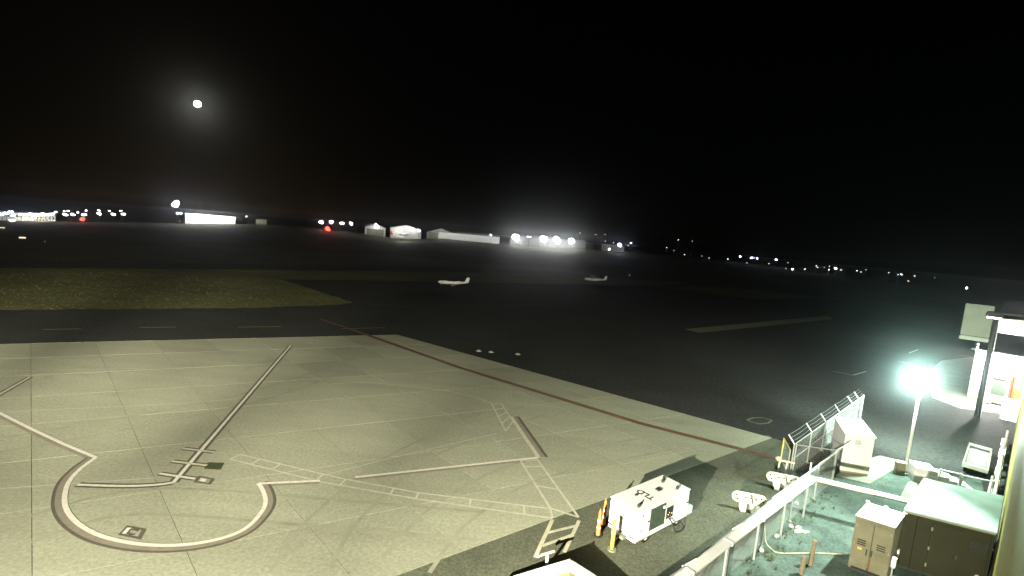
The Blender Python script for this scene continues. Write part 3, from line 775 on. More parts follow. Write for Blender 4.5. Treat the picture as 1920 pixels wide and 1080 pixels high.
for k in range(2):
    d = on_face('door', .04 + k * FL / 2, FL / 2 - .03 + k * FL / 2, .2, 2.1, TAN, sm, P[0], fw_, fn, .004, .02)
    for j in range(3): on_face('louvre', .16 + k * FL / 2, FL / 2 - .18 + k * FL / 2, 1.15 + j * .09, 1.19 + j * .09, TAN_SHADED, d, P[0], fw_, fn, .022, .04)
    on_face('handle', .47 + k * .16, .51 + k * .16, .8, 1.05, DARK, d, P[0], fw_, fn, .022, .06)
for k in range(2):
    for z in (.4, 1.1, 1.85): on_face('hinge', .05 if k == 0 else FL - .09, .09 if k == 0 else FL - .05, z, z + .12, GREYP, sm, P[0], fw_, fn, .022, .045)
on_face('door_gap', FL / 2 - .012, FL / 2 + .012, .2, 2.1, DARK, sm, P[0], fw_, fn, .003, .012)
on_face('rust_streak', .60, .66, .22, .75, mat('rust', (.16, .08, .035), .9, var=.4, scale=9), sm, P[0], fw_, fn, .021, .023)
on_face('base_opening', .1, FL - .2, .1, .30, BLACK, sm, P[0], fw_, fn, .002, .012)
on_face('marking_plate', .2, .34, .95, 1.05, mat('orange_label', (.6, .3, .08), .6), sm, P[0], fw_, fn, .022, .03)
b = MB(); A = P[0] + (P[1] - P[0]) * .5; B = A + (P[3] - P[0]); b.bar((A.x, A.y, zc2 + .012), (B.x, B.y, zc2 + .012), .035, .03); b.build('lid_seam', GREYP, sm)
for q in (P[3], P[2], (P[2] + P[3]) / 2): MB().box(q.x - .05, q.x + .05, q.y - .05, q.y + .05, zc2 + .002, zc2 + .07).build('lifting_lug', WHITE, sm)

# white boxes stacked in the gap
rb = random.Random(2)
for k, (x, y) in enumerate(((1694, 1001), (1681, 1030), (1675, 1047))):
    p = at(x, y, .8)
    t = thing('junction_box', ['long white junction box in the gap between the tan cabinets', 'square white junction box in the gap, middle of three', 'smallest white junction box low in the gap by the tan cabinet'][k], 'junction box', (p.x, p.y, 0), AX, 'white boxes between the tan cabinets')
    MB().box(-.06 - (.2 if k == 0 else 0), .2 + (.15 if k == 0 else 0), -.1, .06, .45, .8).build('case', WHITE, t, bevel=.01)
    MB().tube([(.05, -.02, 0), (.05, -.02, .45)], .03, 8).build('conduit', GALV, t)
    MB().box(-.04, .16, -.08, .04, .802, .82).build('lid', WHITE_DIRTY, t)
# timber posts and hose in the yard
for k, (x, y, h) in enumerate(((1519, 1060, 1.05), (1502, 1076, .7))):
    p = at(x, y)
    t = MB().tube([(0, 0, 0), (.05, .02, h)], .09, 10, .08).build('timber_post', mat('tan_timber', (.19, .15, .095), .8, var=.25, scale=8, bump=.3))
    t.location = p
    tag(t, ('taller tan timber post standing in the yard by the tan cabinet', 'shorter tan timber stub at the bottom of the yard')[k], 'post', 'timber posts in the yard')
hp = smooth_path([Vector((p.x, p.y, z)) for p, z in ((at(1428, 992), 1.2), (at(1434, 1012), .1), (at(1446, 1030), .025), (at(1465, 1038), .025), (at(1520, 1038), .025), (at(1582, 1040), .025))], 5)
tag(MB().tube(hp, .022, 6).build('garden_hose', mat('pale_yellow_hose', (.62, .58, .36), .5), None, True), 'pale yellow hose lying in a curve across the yard', 'hose')
for k, (x, y) in enumerate(((1420, 1029), (1449, 1003), (1476, 985), (1487, 942))):
    p = at(x, y)
    t = MB().tube([(0, 0, 0), (0, 0, .05)], .09, 12).ball((0, 0, .07), .085, 12, .05).build('drain_cover', WHITE)
    t.location = p + UL * -.16
    tag(t, ('round white pipe cap in the yard closest to the timber posts', 'round white pipe cap by the start of the hose', 'round white pipe cap next to pale rubble in the yard', 'round white pipe cap closest to the fence corner')[k], 'pipe cap', 'round white caps along the fence foot')
rb = random.Random(9)
for k, (x, y) in enumerate(((1497, 990), (1503, 996), (1511, 998), (1495, 998))):
    p = at(x, y); b = MB()
    pts = [(.2 * rb.uniform(.6, 1.2) * math.cos(a), .12 * rb.uniform(.6, 1.2) * math.sin(a)) for a in [R(z) for z in range(0, 360, 45)]]
    b.prism(pts, 0, rb.uniform(.04, .1)); o = b.build('rubble_piece', mat('pale_rubble', (.5, .55, .48), .8, var=.2), None, bevel=.012); o.location = p; o.rotation_euler.z = rb.uniform(0, 3)
    tag(o, 'flat pale rubble lump on the mottled yard ground', 'rubble', 'pale rubble on the yard ground')

wb = MB(); rw_ = random.Random(12)
for _ in range(130):
    f = rw_.uniform(1.5, 18.5); q = CP - cdir * f + Vector((cdir.y, -cdir.x, 0)) * (abs(rw_.gauss(0, .45)) + .05)
    for _k in range(rw_.randint(4, 8)):
        a = rw_.uniform(0, 6.28); l = rw_.uniform(.04, .15); w = rw_.uniform(.01, .022); e = Vector((math.cos(a), math.sin(a), 0))
        p0 = q + e * .01; n2 = Vector((-e.y, e.x, 0)) * w
        wb.add([p0 - n2, p0 + n2, p0 + e * l * .5 + n2 * .8 + Vector((0, 0, l * .8)), p0 + e * l + Vector((0, 0, l * .7)), p0 + e * l * .5 - n2 * .8 + Vector((0, 0, l * .8))], [(0, 1, 2, 3, 4)])
tag(wb.build('weeds', mat('weed_leaves', (.085, .10, .045), .7, var=.35, scale=3)), 'low weeds growing along the foot of the tray fence', 'weeds', None, 'stuff')

# ------------------------------------------------------------------ yard lamp pole (lit)
lp = at(1696, 889)
la = thing('lamp_pole', 'slim steel lamp pole with a glaring lit head beside the utility cabinet', 'lamp', lp)
LZ = 6.1
MB().tube([(0, 0, 0), (0, 0, LZ)], .085, 12, .06).build('pole', WHITE_DIRTY, la, True)
MB().box(-.2, .2, -.2, .2, 0, .10).build('base_plate', CONC2, la)
MB().bar((0, 0, LZ), (.5, .42, LZ + .12), .07, .07).build('arm', GALV, la)
MB().bar((0, 0, LZ), (-.5, -.1, LZ + .05), .07, .07).build('arm', GALV, la)
hd = MB().box(.25, .95, .18, .62, LZ + .08, LZ + .26).build('lamp_head', GALV, la, bevel=.03)
MB().box(.30, .90, .22, .58, LZ + .02, LZ + .078).build('lens', glow('yard_lens', (.80, 1, .93), 900), hd)
for k_, (dx, dy, dz, rr) in enumerate(((-.42, -.12, -.02, .27), (-.10, -.42, -.16, .22), (.42, -.28, -.05, .24), (.05, .30, -.12, .2))):
    h_ = MB().tube([(dx, dy, LZ + dz + rr * .4), (dx * .98, dy * .98, LZ + dz + rr * 1.2)], rr * .75, 12, rr * .3).build('lamp_head', GALV, la)
    MB().ball((dx, dy, LZ + dz), rr, 14, rr * .72).build('globe', glow('yard_globe', (.78, 1, .92), 300), h_, True)
def lamp(loc, power, colr, size=.2, spot=None):
    l = bpy.data.lights.new('lamp_light', 'SPOT' if spot else 'POINT'); l.energy = power; l.color = colr; l.shadow_soft_size = size
    o = bpy.data.objects.new('lamp_light', l); COL.objects.link(o); o.location = loc
    if spot: l.spot_size = R(spot[1]); l.spot_blend = .9; o.rotation_euler = (Vector(spot[0]) - Vector(loc)).to_track_quat('-Z', 'Y').to_euler()
    return o
COOL = (.80, 1.0, .90)
lamp(lp + Vector((-.45, -.15, LZ - .55)), 3600, COOL, .15)
lamp(lp + Vector((.6, .4, LZ - .35)), 30000, (.76, 1, .88), .15, spot=((lp.x + 12, lp.y + 13, 0), 120))
lamp(lp + Vector((-.75, -.75, LZ - .05)), 24000, (.60, 1, .84), .15, spot=((0, 0, 12.6), 19))

# tan meter box and stepped plinth at the pole foot
p = at(1693, 888)
t = thing('meter_box', 'upright tan meter box at the foot of the lamp pole', 'meter box', p + Vector((-.35, -.15, 0)), R(-15))
MB().box(-.25, .2, -.15, .15, .0, .75).build('case', TAN, t, bevel=.02); MB().box(-.2, .15, -.17, -.152, .1, .65).build('door', TAN, t); MB().box(-.28, .23, -.18, .18, .752, .79).build('lid', CREAM, t)
st = thing('stepped_plinth', 'pale stepped concrete plinth descending beside the lamp pole', 'steps', at(1702, 897), R(-20))
hs = (.85, .62, .48, .34, .22); x0 = .15
for k, (h, w) in enumerate(zip(hs, (1.05, .55, .4, .4, .35))):
    MB().box(x0, x0 + w, -.35 + .02 * k, .85, 0, h).build('step', WHITE_DIRTY, st, bevel=.015); x0 += w + .004
MB().box(.1, 1.2, -.40, -.36, 0, .55).build('front_board', WHITE, st)
wk = flat('yard_path', px((1702, 905), (1722, 898), (1712, 936), (1688, 931)), .012, CONC2); tag(wk, 'short pale path below the stepped plinth', None, None, 'structure')

# tubular guard rails behind the shelter
def guard(pts, h, label, posts=True):
    t = thing('guard_rail', label, 'guard rail', (0, 0, 0), 0, 'white guard rails behind the shelter')
    for q in pts: MB().tube([q, q + Vector((0, 0, h))], .045, 8).build('post', WHITE, t)
    for i in range(len(pts) - 1): MB().tube([pts[i] + Vector((0, 0, h - .05)), pts[i + 1] + Vector((0, 0, h - .05))], .04, 8).build('rail', WHITE, t)
guard([at(1799, 922), at(1858, 934)], 1.0, 'white U-shaped guard rail behind the mint-roofed shelter')
guard([at(1758, 912), at(1796, 921)], 1.05, 'lower white guard rail with a capped post next to the plinth')

# baggage cart in the shade
q = [at(1809, 891), at(1841, 896), at(1853, 846), at(1822, 841)]
c0 = (q[0] + q[1]) / 2; ux = (q[1] - q[0]); uy = ((q[2] + q[3]) / 2 - c0)
ct = thing('baggage_cart', 'flatbed baggage cart with pale ends and a dark bed in the shade', 'cart', c0, math.atan2(uy.y, uy.x) - math.pi / 2)
cwid, clen = 1.15, uy.length * .82
MB().box(-cwid / 2 + .1, cwid / 2 - .1, .25, clen - .25, .42, .5).build('bed', DARK, ct)
for y in (0, clen - .25): MB().box(-cwid / 2, cwid / 2, y, y + .24, .40, .62).build('end_board', GREYP, ct, bevel=.01)
for x in (-cwid / 2, cwid / 2 - .09): MB().box(x, x + .09, .242, clen - .252, .42, .58).build('side_rail', GREYP, ct)
for x in (-.45, .45):
    for y in (.6, clen - .6): MB().tube([(x - .06, y, .2), (x + .06, y, .2)], .2, 16).build('wheel', BLACK, ct)
MB().tube([(0, clen, .4), (0, clen + .9, .3)], .03, 8).build('drawbar', GALV, ct)

# ------------------------------------------------------------------ timber utility pole with sign panel
up = at(1831, 783)
u = thing('utility_pole', 'dark timber utility pole standing in front of the white hangar', 'utility pole', up)
MB().tube([(0, 0, 0), (0, 0, 8.8)], .20, 14, .15).build('shaft', WOOD, u, True)
MB().tube([(.23, -.1, 0), (.20, -.1, 8.7)], .03, 6).build('conduit', GALV, u)
MB().bar((-.1, 0, 8.55), (2.4, -1.2, 8.7), .09, .12).build('crossarm', CREAM, u)
sg = thing('sign_panel', 'large blank grey-tan sign panel hung on the utility pole', 'sign', up + Vector((0, 0, 6.5)), R(-33))
MB().box(-2.05, -.25, -.30, -.12, .42, 3.1).build('panel', mat('sign_back', (.12, .118, .085), .6, var=.15, scale=1.5), sg, bevel=.03)
MB().box(-2.1, -.25, -.32, -.12, .02, .34).build('lower_panel', GREYP, sg, bevel=.03)
MB().box(-1.95, -.3, -.26, -.14, .343, .417).build('gap_strip', DARK, sg)
for z in (.9, 2.6): MB().bar((-1.2, -.1, z), (.0, 0.12, z), .08, .1).build('bracket', DARK, sg)

# ------------------------------------------------------------------ white hangar beside the terminal
h0 = at(1813, 743); hd_ = Vector((math.cos(R(-49)), math.sin(R(-49)), 0)); hn = Vector((-hd_.y, hd_.x, 0))
hg = thing('hangar', 'brightly lit white ribbed hangar with an orange door', 'hangar', h0, R(-49))
HL, HD, HE, HR = 13.0, 16.0, 4.75, 6.0
MB().hexa([(0, 0, 0), (HL, 0, 0), (HL, HD, 0), (0, HD, 0)], [(0, 0, HE), (HL, 0, HE), (HL, HD, HE), (0, HD, HE)]).build('wall', WHITE, hg)
for k in range(int(HL / .45)):
    MB().box(.1 + k * .45, .16 + k * .45, -.035, -.002, .12, HE - .1).build('rib', WHITE, hg)
MB().hexa([(-.3, -.35, HE + .01), (HL, -.35, HE + .01), (HL, HD / 2, HR), (-.3, HD / 2, HR)], [(-.3, -.35, HE + .12), (HL, -.35, HE + .12), (HL, HD / 2, HR + .12), (-.3, HD / 2, HR + .12)]).build('roof', ROOFD, hg)
MB().hexa([(-.3, HD / 2 + .01, HR), (HL, HD / 2 + .01, HR), (HL, HD + .3, HE), (-.3, HD + .3, HE)], [(-.3, HD / 2 + .01, HR + .12), (HL, HD / 2 + .01, HR + .12), (HL, HD + .3, HE + .12), (-.3, HD + .3, HE + .12)]).build('roof', ROOFD, hg)
MB().box(0, HL, -.05, -.003, 0, .11).build('base_flashing', GREYP, hg)
MB().box(-.05, HL, -.40, -.352, HE - .05, HE + .14).build('gutter', GREYP, hg)
def along_h(px_, py_): 
    p = at(px_, py_); return (p - h0).dot(hd_)
xd = 2.95
dr = MB().box(xd, xd + .55, -.07, -.037, .75, 2.85).build('door', mat('orange_door', (.80, .22, .06), .5, var=.08), hg)
MB().box(xd + .12, xd + .46, -.082, -.071, 1.75, 2.7).build('pane', mat('pale_pane', (.75, .72, .70), .3), dr)
for q in ((xd - .08, xd - .005, .75, 2.93), (xd + .555, xd + .62, .75, 2.93), (xd - .08, xd + .62, 2.935, 3.0)): MB().box(q[0], q[1], -.085, -.036, q[2], q[3]).build('frame', RED, dr)
MB().box(xd - .15, xd + 2.6, -1.6, -.06, 0, .74).build('loading_platform', WHITE, hg, bevel=.02)
MB().hexa([(xd - .15, -7, 0), (xd + .9, -7, 0), (xd + .9, -1.61, 0), (xd - .15, -1.61, 0)], [(xd - .15, -7, .03), (xd + .9, -7, .03), (xd + .9, -1.61, .72), (xd - .15, -1.61, .72)]).build('ramp', WHITE_DIRTY, hg)
for y in (-7, -5.2, -3.4, -1.7): MB().tube([(xd - .2, y, 0), (xd - .2, y, 1.1 + (.7 * (y + 7) / 5.4))], .03, 6).build('rail_post', GALV, hg)
MB().tube([(xd - .2, -7, 1.1), (xd - .2, -1.7, 1.8)], .03, 6).build('hand_rail', GALV, hg)
# service mast, meter
for x, top in ((.15, 4.5), (.45, 3.0), (.95, 5.6)): MB().tube([(x, -.10, .7), (x, -.10, top)], .035, 8).build('conduit', DARK, hg)
MB().box(.0, 1.1, -.30, -.04, .45, 1.0).build('meter_cabinet', GREYP, hg)
MB().ball((.95, -.12, 3.4), .14, 10, .3).build('meter', DARK, hg)
for z in (5.35, 5.05): MB().ball((.1, -.3, z), .11, 10).build('insulator', WHITE, hg)
# open-front dock hopper against the hangar
xk = 1.55
hk = thing('dock_hopper', 'dark open-front steel hopper with sloped sides against the hangar wall', 'hopper', h0 + hd_ * xk - hn * .05, R(-49))
MB().box(0, .07, -1.5, -.02, .5, 2.9).build('side', GREYP, hk); MB().box(1.05, 1.2, -1.5, -.02, .15, 2.9).build('side', GREYP, hk)
MB().hexa([(0, -1.75, 2.62), (1.2, -1.75, 2.62), (1.2, -.02, 2.9), (0, -.02, 2.9)], [(-.05, -1.75, 2.72), (1.25, -1.75, 2.72), (1.25, -.02, 3.0), (-.05, -.02, 3.0)]).build('hood', GREYP, hk)
MB().box(.072, 1.048, -1.2, -1.1, .9, 2.6).build('curtain', GREEN_DARK, hk)
MB().hexa([(.072, -1.5, .25), (1.048, -1.5, .25), (1.048, -1.22, .25), (.072, -1.22, .25)], [(.072, -1.62, .95), (1.048, -1.62, .95), (1.048, -1.22, .95), (.072, -1.22, .95)]).build('tray', mat('olive_tray', (.25, .26, .17), .6, var=.15), hk)
MB().box(.3, 1.0, -1.6, -1.0, 0, .248).build('base', DARK, hk); MB().bar((-.5, -1.7, .12), (.2, -1.5, .3), .5, .12).build('ramp_flap', WHITE, hk)
MB().box(.2, 1.3, -2.3, -1.9, 0, .12).build('kerb', WHITE, hk)
# hangar wall lamp (lit, just beyond the frame on the same wall)
wl_ = thing('wall_lamp', 'glaring wall lamp high on the white hangar', 'wall lamp', h0 + hd_ * 6.6 - hn * .05 + Vector((0, 0, 4.2)), R(-49))
MB().box(-.2, .2, -.3, 0, -.1, .1).build('housing', GREYP, wl_, bevel=.02)
MB().box(-.16, .16, -.27, -.03, -.16, -.102).build('lens', glow('hangar_lens', (1, .98, .92), 300), wl_)
lamp(h0 + hd_ * 5.6 - hn * 1.6 + Vector((0, 0, 4.3)), 4200, (1, .98, .92), .15)
lamp(h0 + hd_ * 1.6 - hn * 4.2 + Vector((0, 0, 3.6)), 5200, (1, .99, .94), .15)  # extra light without a fixture, added to brighten the ground before the hangar

tag(flat('hangar_light_pool', px((1738, 700), (1765, 676), (1835, 668), (1880, 700), (1880, 775), (1800, 765), (1748, 745)), -.015, CONC2), 'pale painted pool of lamplight before the white hangar', None, None, 'structure')  # lamplit pool put into the ground colour as a paler sheet
# second, farther hangar with lit fascia
p2 = away(1872, 619, 105); p2.z = 0
h2 = thing('hangar', 'farther grey hangar with glaring lights under its roof line', 'hangar', p2, R(-49))
MB().box(0, 30, 0, 20, 0, 5.6).build('wall', STEEL, h2)
MB().hexa([(-.4, -.4, 5.61), (30, -.4, 5.61), (30, 10, 8.2), (-.4, 10, 8.2)], [(-.4, -.4, 5.8), (30, -.4, 5.8), (30, 10, 8.4), (-.4, 10, 8.4)]).build('roof', ROOFD, h2)
for k in range(3): MB().box(2 + 6 * k, 6.5 + 6 * k, -.06, -.002, .1, 4.4).build('door', GREYP, h2)
for k, x in enumerate((1.6, 5.0)):
    t = thing('wall_lamp', ('starburst wall lamp at the corner of the farther hangar', 'broad blown-out wall lamp on the farther hangar')[k], 'wall lamp', p2 + hd_ * x - hn * .05 + Vector((0, 0, 4.9)), R(-49))
    MB().box(-.3, .3, -.4, 0, -.15, .15).build('housing', GREYP, t); MB().box(-.28, .28, -.46, -.42, -.3, .2).build('lens', glow('far_hangar_lens', (1, 1, .96), 120), t)
    lamp(p2 + hd_ * x - hn * 1.3 + Vector((0, 0, 4.2)), (2600, 6000)[k], (1, 1, .95), .2)

# ------------------------------------------------------------------ aircraft
def aircraft(name, label, loc, rz, L, high, stripe_m, big=False):
    t = thing(name, label, 'aeroplane', loc, rz, None if big else 'light aircraft parked on the ramp')
    s = L / 8.0
    def sec(x, w, h, z):                      # nose at -x, tail at +x
        return [(x * s, w * s * math.cos(a), z * s + h * s * math.sin(a)) for a in [2 * math.pi * j / 14 for j in range(14)]]
    b = MB().loft([sec(-4, .12, .14, 1.15), sec(-3.8, .34, .36, 1.15), sec(-3.2, .46, .46, 1.15), sec(-2.2, .52, .50, 1.15), sec(-1.0, .56, .58, 1.18), sec(.6, .50, .52, 1.2), sec(2.2, .28, .32, 1.28), sec(3.6, .12, .18, 1.38), sec(4.0, .05, .12, 1.42)])
    b.build('fuselage', WHITE, t, True)
    MB().loft([sec(-1.9, .36, .1, 1.62), sec(-1.3, .44, .46, 1.58), sec(-.2, .44, .48, 1.58), sec(.9, .30, .2, 1.58)]).build('canopy', GLASS, t, True)
    zw = 1.98 if high else .86
    wsp = 5.2 if not big else 6.2
    for sg_ in (-1, 1):
        MB().hexa([((-1.5) * s, sg_ * .3 * s, (zw - .08) * s), (.1 * s, sg_ * .3 * s, (zw - .04) * s), (-.1 * s, sg_ * wsp * s, (zw + .16) * s), (-1.2 * s, sg_ * wsp * s, (zw + .14) * s)],
                  [((-1.5) * s, sg_ * .3 * s, (zw + .08) * s), (.1 * s, sg_ * .3 * s, (zw + .0) * s), (-.1 * s, sg_ * wsp * s, (zw + .2) * s), (-1.2 * s, sg_ * wsp * s, (zw + .22) * s)]).build('wing', WHITE_DIRTY, t)
        MB().hexa([(3.0 * s, sg_ * .05 * s, 1.40 * s), (3.9 * s, sg_ * .05 * s, 1.40 * s), (3.9 * s, sg_ * 1.6 * s, 1.44 * s), (3.3 * s, sg_ * 1.6 * s, 1.44 * s)],
                  [(3.0 * s, sg_ * .05 * s, 1.47 * s), (3.9 * s, sg_ * .05 * s, 1.45 * s), (3.9 * s, sg_ * 1.6 * s, 1.48 * s), (3.3 * s, sg_ * 1.6 * s, 1.48 * s)]).build('tailplane', WHITE, t)
        if high: MB().bar((-.8 * s, sg_ * .5 * s, .9 * s), (-.8 * s, sg_ * 2.6 * s, 2.0 * s), .1 * s, .05 * s).build('strut', WHITE, t)
        w = MB().tube([(-.3 * s, sg_ * 1.2 * s - .07, .2 * s), (-.3 * s, sg_ * 1.2 * s + .07, .2 * s)], .2 * s, 14).build('wheel', BLACK, t)
        MB().bar((-.3 * s, sg_ * 1.2 * s, .2 * s), (-.4 * s, sg_ * .4 * s, .8 * s), .07 * s, .07 * s).build('gear_leg', WHITE, t)
        MB().add([(-3.4 * s, sg_ * .485 * s, 1.12 * s), (2.6 * s, sg_ * .30 * s, 1.22 * s), (2.6 * s, sg_ * .30 * s, 1.32 * s), (-.9 * s, sg_ * .585 * s, 1.3 * s), (-3.4 * s, sg_ * .485 * s, 1.26 * s)], [(0, 1, 2, 3, 4)]).build('cheat_line', stripe_m, t)
        if big: MB().tube([(-2.2 * s, sg_ * 1.9 * s, (zw) * s), (.2 * s, sg_ * 1.9 * s, zw * s)], .30 * s, 12, .15 * s).build('engine_nacelle', WHITE, t)
    MB().hexa([(2.9 * s, -.05 * s, 1.45 * s), (4.0 * s, -.05 * s, 1.45 * s), (4.0 * s, .05 * s, 1.45 * s), (2.9 * s, .05 * s, 1.45 * s)],
              [(3.55 * s, -.03 * s, 2.75 * s), (4.25 * s, -.03 * s, 2.75 * s), (4.25 * s, .03 * s, 2.75 * s), (3.55 * s, .03 * s, 2.75 * s)]).build('fin', stripe_m if big else WHITE, t)
    MB().tube([(-3.4 * s - .0, -.06, .17 * s), (-3.4 * s, .06, .17 * s)], .17 * s, 12).build('wheel', BLACK, t)
    MB().tube([(-3.4 * s, 0, .2 * s), (-3.2 * s, 0, .8 * s)], .04 * s, 8).build('gear_leg', GALV, t)
    if not big:
        MB().ball((-4.08 * s, 0, 1.15 * s), .14 * s, 10).build('spinner', WHITE, t, True)
        MB().hexa([(-4.1 * s, -.07 * s, .3 * s), (-4.06 * s, .07 * s, .3 * s), (-4.04 * s, .07 * s, .3 * s), (-4.08 * s, -.07 * s, .3 * s)], [(-4.1 * s, -.07 * s, 2.0 * s), (-4.06 * s, .07 * s, 2.0 * s), (-4.04 * s, .07 * s, 2.0 * s), (-4.08 * s, -.07 * s, 2.0 * s)]).build('propeller', DARK, t)
    return t
aircraft('light_aircraft', 'white low-wing light aircraft with a red cheat line on the dark ramp', at(850, 538), R(14), 6.4, False, RED)
aircraft('light_aircraft', 'white high-wing light aircraft with a yellow cheat line at the ramp edge', at(1116, 530), R(2), 6.6, True, YELLOW)
af = away(752, 446, 250); af.z = 0.0; ZF = away(752, 446, 250).z

# ------------------------------------------------------------------ far side of the field
# the ground beyond the runway rises gently to a terrace that carries the hangars and the town
TERR = []
def terrace(px0, px1, y0, y1, dist, name, label):
    a, b = away(px0, y0, dist), away(px1, y1, dist); return a, b
def base_at(px_, py_, dist):
    p = away(px_, py_, dist); return p
hm = MB(); cols = []
prof_px = [(-400, 418), (0, 420), (350, 419), (500, 421), (640, 432), (750, 449), (830, 447), (960, 460), (1100, 468), (1200, 474), (1400, 492), (1700, 534), (1900, 560), (2200, 590)]
DIST = 300.0
n = len(prof_px); vs = []; fs = []
for x, y in prof_px:
    q = away(x, y, DIST); d = Vector((q.x, q.y, 0)).normalized()
    zt = max(q.z, -.04)
    vs += [(d.x * 190, d.y * 190, -.3), (q.x - d.x * 25, q.y - d.y * 25, zt * .75 - .08), (q.x, q.y, zt), (d.x * 420, d.y * 420, zt + .1), (d.x * 2400, d.y * 2400, zt + 4)]
for i in range(n - 1):
    for j in range(4): fs.append((i * 5 + j, (i + 1) * 5 + j, (i + 1) * 5 + j + 1, i * 5 + j + 1))
tag(hm.add(vs, fs).build('terrain', FIELD, None, True), 'dark rising ground on the far side of the airfield', None, None, 'structure')
def far_base(px_, dist=DIST):
    for (x0, y0), (x1, y1) in zip(prof_px, prof_px[1:]):
        if x0 <= px_ <= x1:
            y = y0 + (y1 - y0) * (px_ - x0) / (x1 - x0); break
    q = away(px_, y, DIST); q.z = max(q.z, -.04); return q
def far_building(name, label, x0, x1, ytop, cat, mm, depth=14, roof='flat', roof_m=None, dist=DIST, ridge=.25, doors=0, door_m=None, windows=0):
    A = far_base(x0); B = far_base(x1); d = (B - A); w = Vector((d.x, d.y)).length; rz = math.atan2(d.y, d.x)
    h = away((x0 + x1) / 2, ytop, DIST).z - min(A.z, B.z); h = max(2.2, h)
    t = thing(name, label, cat, (A.x, A.y, min(A.z, B.z) - .1), rz)
    if roof == 'gable':
        he = h * (1 - ridge)
        MB().box(0, w, 0, depth, 0, he).build('wall', mm, t)
        MB().add([(0, 0, he), (w, 0, he), (w / 2, 0, h), (0, depth, he), (w, depth, he), (w / 2, depth, h)], [(0, 1, 2), (3, 5, 4)]).build('gable', mm, t)
        for sx in (0, 1):
            e = (0 - .4, he - .1) if sx == 0 else (w + .4, he - .1)
            MB().hexa([(e[0], -.3, e[1]), (w / 2, -.3, h), (w / 2, depth, h), (e[0], depth, e[1])], [(e[0], -.3, e[1] + .25), (w / 2, -.3, h + .25), (w / 2, depth, h + .25), (e[0], depth, e[1] + .25)]).build('roof', roof_m or ROOFD, t)
    else:
        MB().box(0, w, 0, depth, 0, h).build('wall', mm, t)
        MB().box(-.3, w + .3, -.3, depth, h + .01, h + .3).build('roof', roof_m or ROOFD, t)
    for k in range(doors):
        g0_ = w * (k + .08) / doors; g1_ = w * (k + .92) / doors
        MB().box(g0_, g1_, -.12, -.01, .1, h * (.62 if roof == 'gable' else .8)).build('door', door_m or GREYP, t)
    for k in range(windows):
        g0_ = w * (k + .3) / windows; g1_ = w * (k + .7) / windows
        MB().box(g0_, g1_, -.10, -.01, h * .5, h * .72).build('window', GLASS, t)
    return t, A, B, d.normalized(), w, h
def wash(A, dirv, s, z, out, power, colr=(1, 1, .98)):
    nrm = Vector((dirv.y, -dirv.x, 0)).normalized()
    lamp(A + dirv * s + nrm * out + Vector((0, 0, z)), power, colr, .3)
# blown-out white depot on the left
t, A, B, dv, w, h = far_building('depot_building', 'low white depot blazing with floodlight on the far left skyline', 347, 441, 404, 'building', WHITE, doors=7, door_m=WHITE_DIRTY, roof_m=WHITE)
for k in range(7): wash(A, dv, w * (k + .5) / 7, h * .8, 2.6, 1300)
t, A, B, dv, w, h = far_building('storage_trailer', 'small pale storage trailer standing alone beside the depot', 479, 500, 411.5, 'trailer', GREYP, depth=3, windows=2)
wash(A, dv, w * .5, h, 4, 260)
# left car park sheds
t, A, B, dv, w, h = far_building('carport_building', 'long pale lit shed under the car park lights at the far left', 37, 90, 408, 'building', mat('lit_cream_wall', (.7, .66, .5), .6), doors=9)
for k in range(3): wash(A, dv, w * (k + .5) / 3, h, 3.5, 700, (1, .9, .66))
t, A, B, dv, w, h = far_building('terminal_hall', 'long blue-white lit hall at the far left edge', -20, 104, 399, 'building', STEEL, depth=20, windows=16)
A2 = A + Vector((0, 0, 0))
# hangars in the middle
t, A, B, dv, w, h = far_building('hangar', 'small grey gabled hangar with one lamp on its front, middle skyline', 684, 722, 420, 'hangar', STEEL, roof='gable', doors=1)
wash(A, dv, w * .55, h * .7, 2.5, 420)
t, A, B, dv, w, h = far_building('hangar', 'white gabled hangar behind the red and white aeroplane', 731, 789, 422, 'hangar', STEEL, roof='gable', doors=3, door_m=WHITE_DIRTY)
wash(A, dv, w * .25, h * .7, 3.0, 500); wash(A, dv, w * .7, h * .75, 2.4, 700); 
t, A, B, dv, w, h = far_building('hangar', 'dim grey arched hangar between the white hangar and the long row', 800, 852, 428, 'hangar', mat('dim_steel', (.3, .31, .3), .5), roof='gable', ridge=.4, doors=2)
t, A, B, dv, w, h = far_building('hangar_row', 'long low row of pale T-hangars on the skyline', 816, 936, 439, 'hangar', STEEL, depth=10, doors=11, door_m=WHITE_DIRTY)
for k in range(5): wash(A, dv, w * (k + .4) / 5, h * .9, 7.0, 800 - 110 * k)
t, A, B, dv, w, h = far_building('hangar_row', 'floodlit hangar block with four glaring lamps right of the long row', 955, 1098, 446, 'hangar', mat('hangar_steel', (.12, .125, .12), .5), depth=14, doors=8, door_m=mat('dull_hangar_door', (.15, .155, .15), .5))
for f, pw in ((.10, 1500), (.46, 1500), (.63, 1300), (.81, 1100)): wash(A, dv, w * f, h * .62, 1.5, pw)
HB = (A, dv, w, h)
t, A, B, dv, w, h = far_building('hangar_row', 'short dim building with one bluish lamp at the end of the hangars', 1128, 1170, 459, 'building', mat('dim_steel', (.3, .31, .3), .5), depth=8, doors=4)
# red and white aeroplane before the white hangar
q = far_base(752); qd = Vector((q.x, q.y, 0)).normalized()
aircraft('aeroplane', 'white twin-engine aeroplane with a red tail before the far white hangar', q - qd * 7 + Vector((0, 0, .1)), R(-152), 13, True, RED, True)
lamp(q - qd * 16 + Vector((1, 0, 4)), 2600, (1, .97, .92), .3)

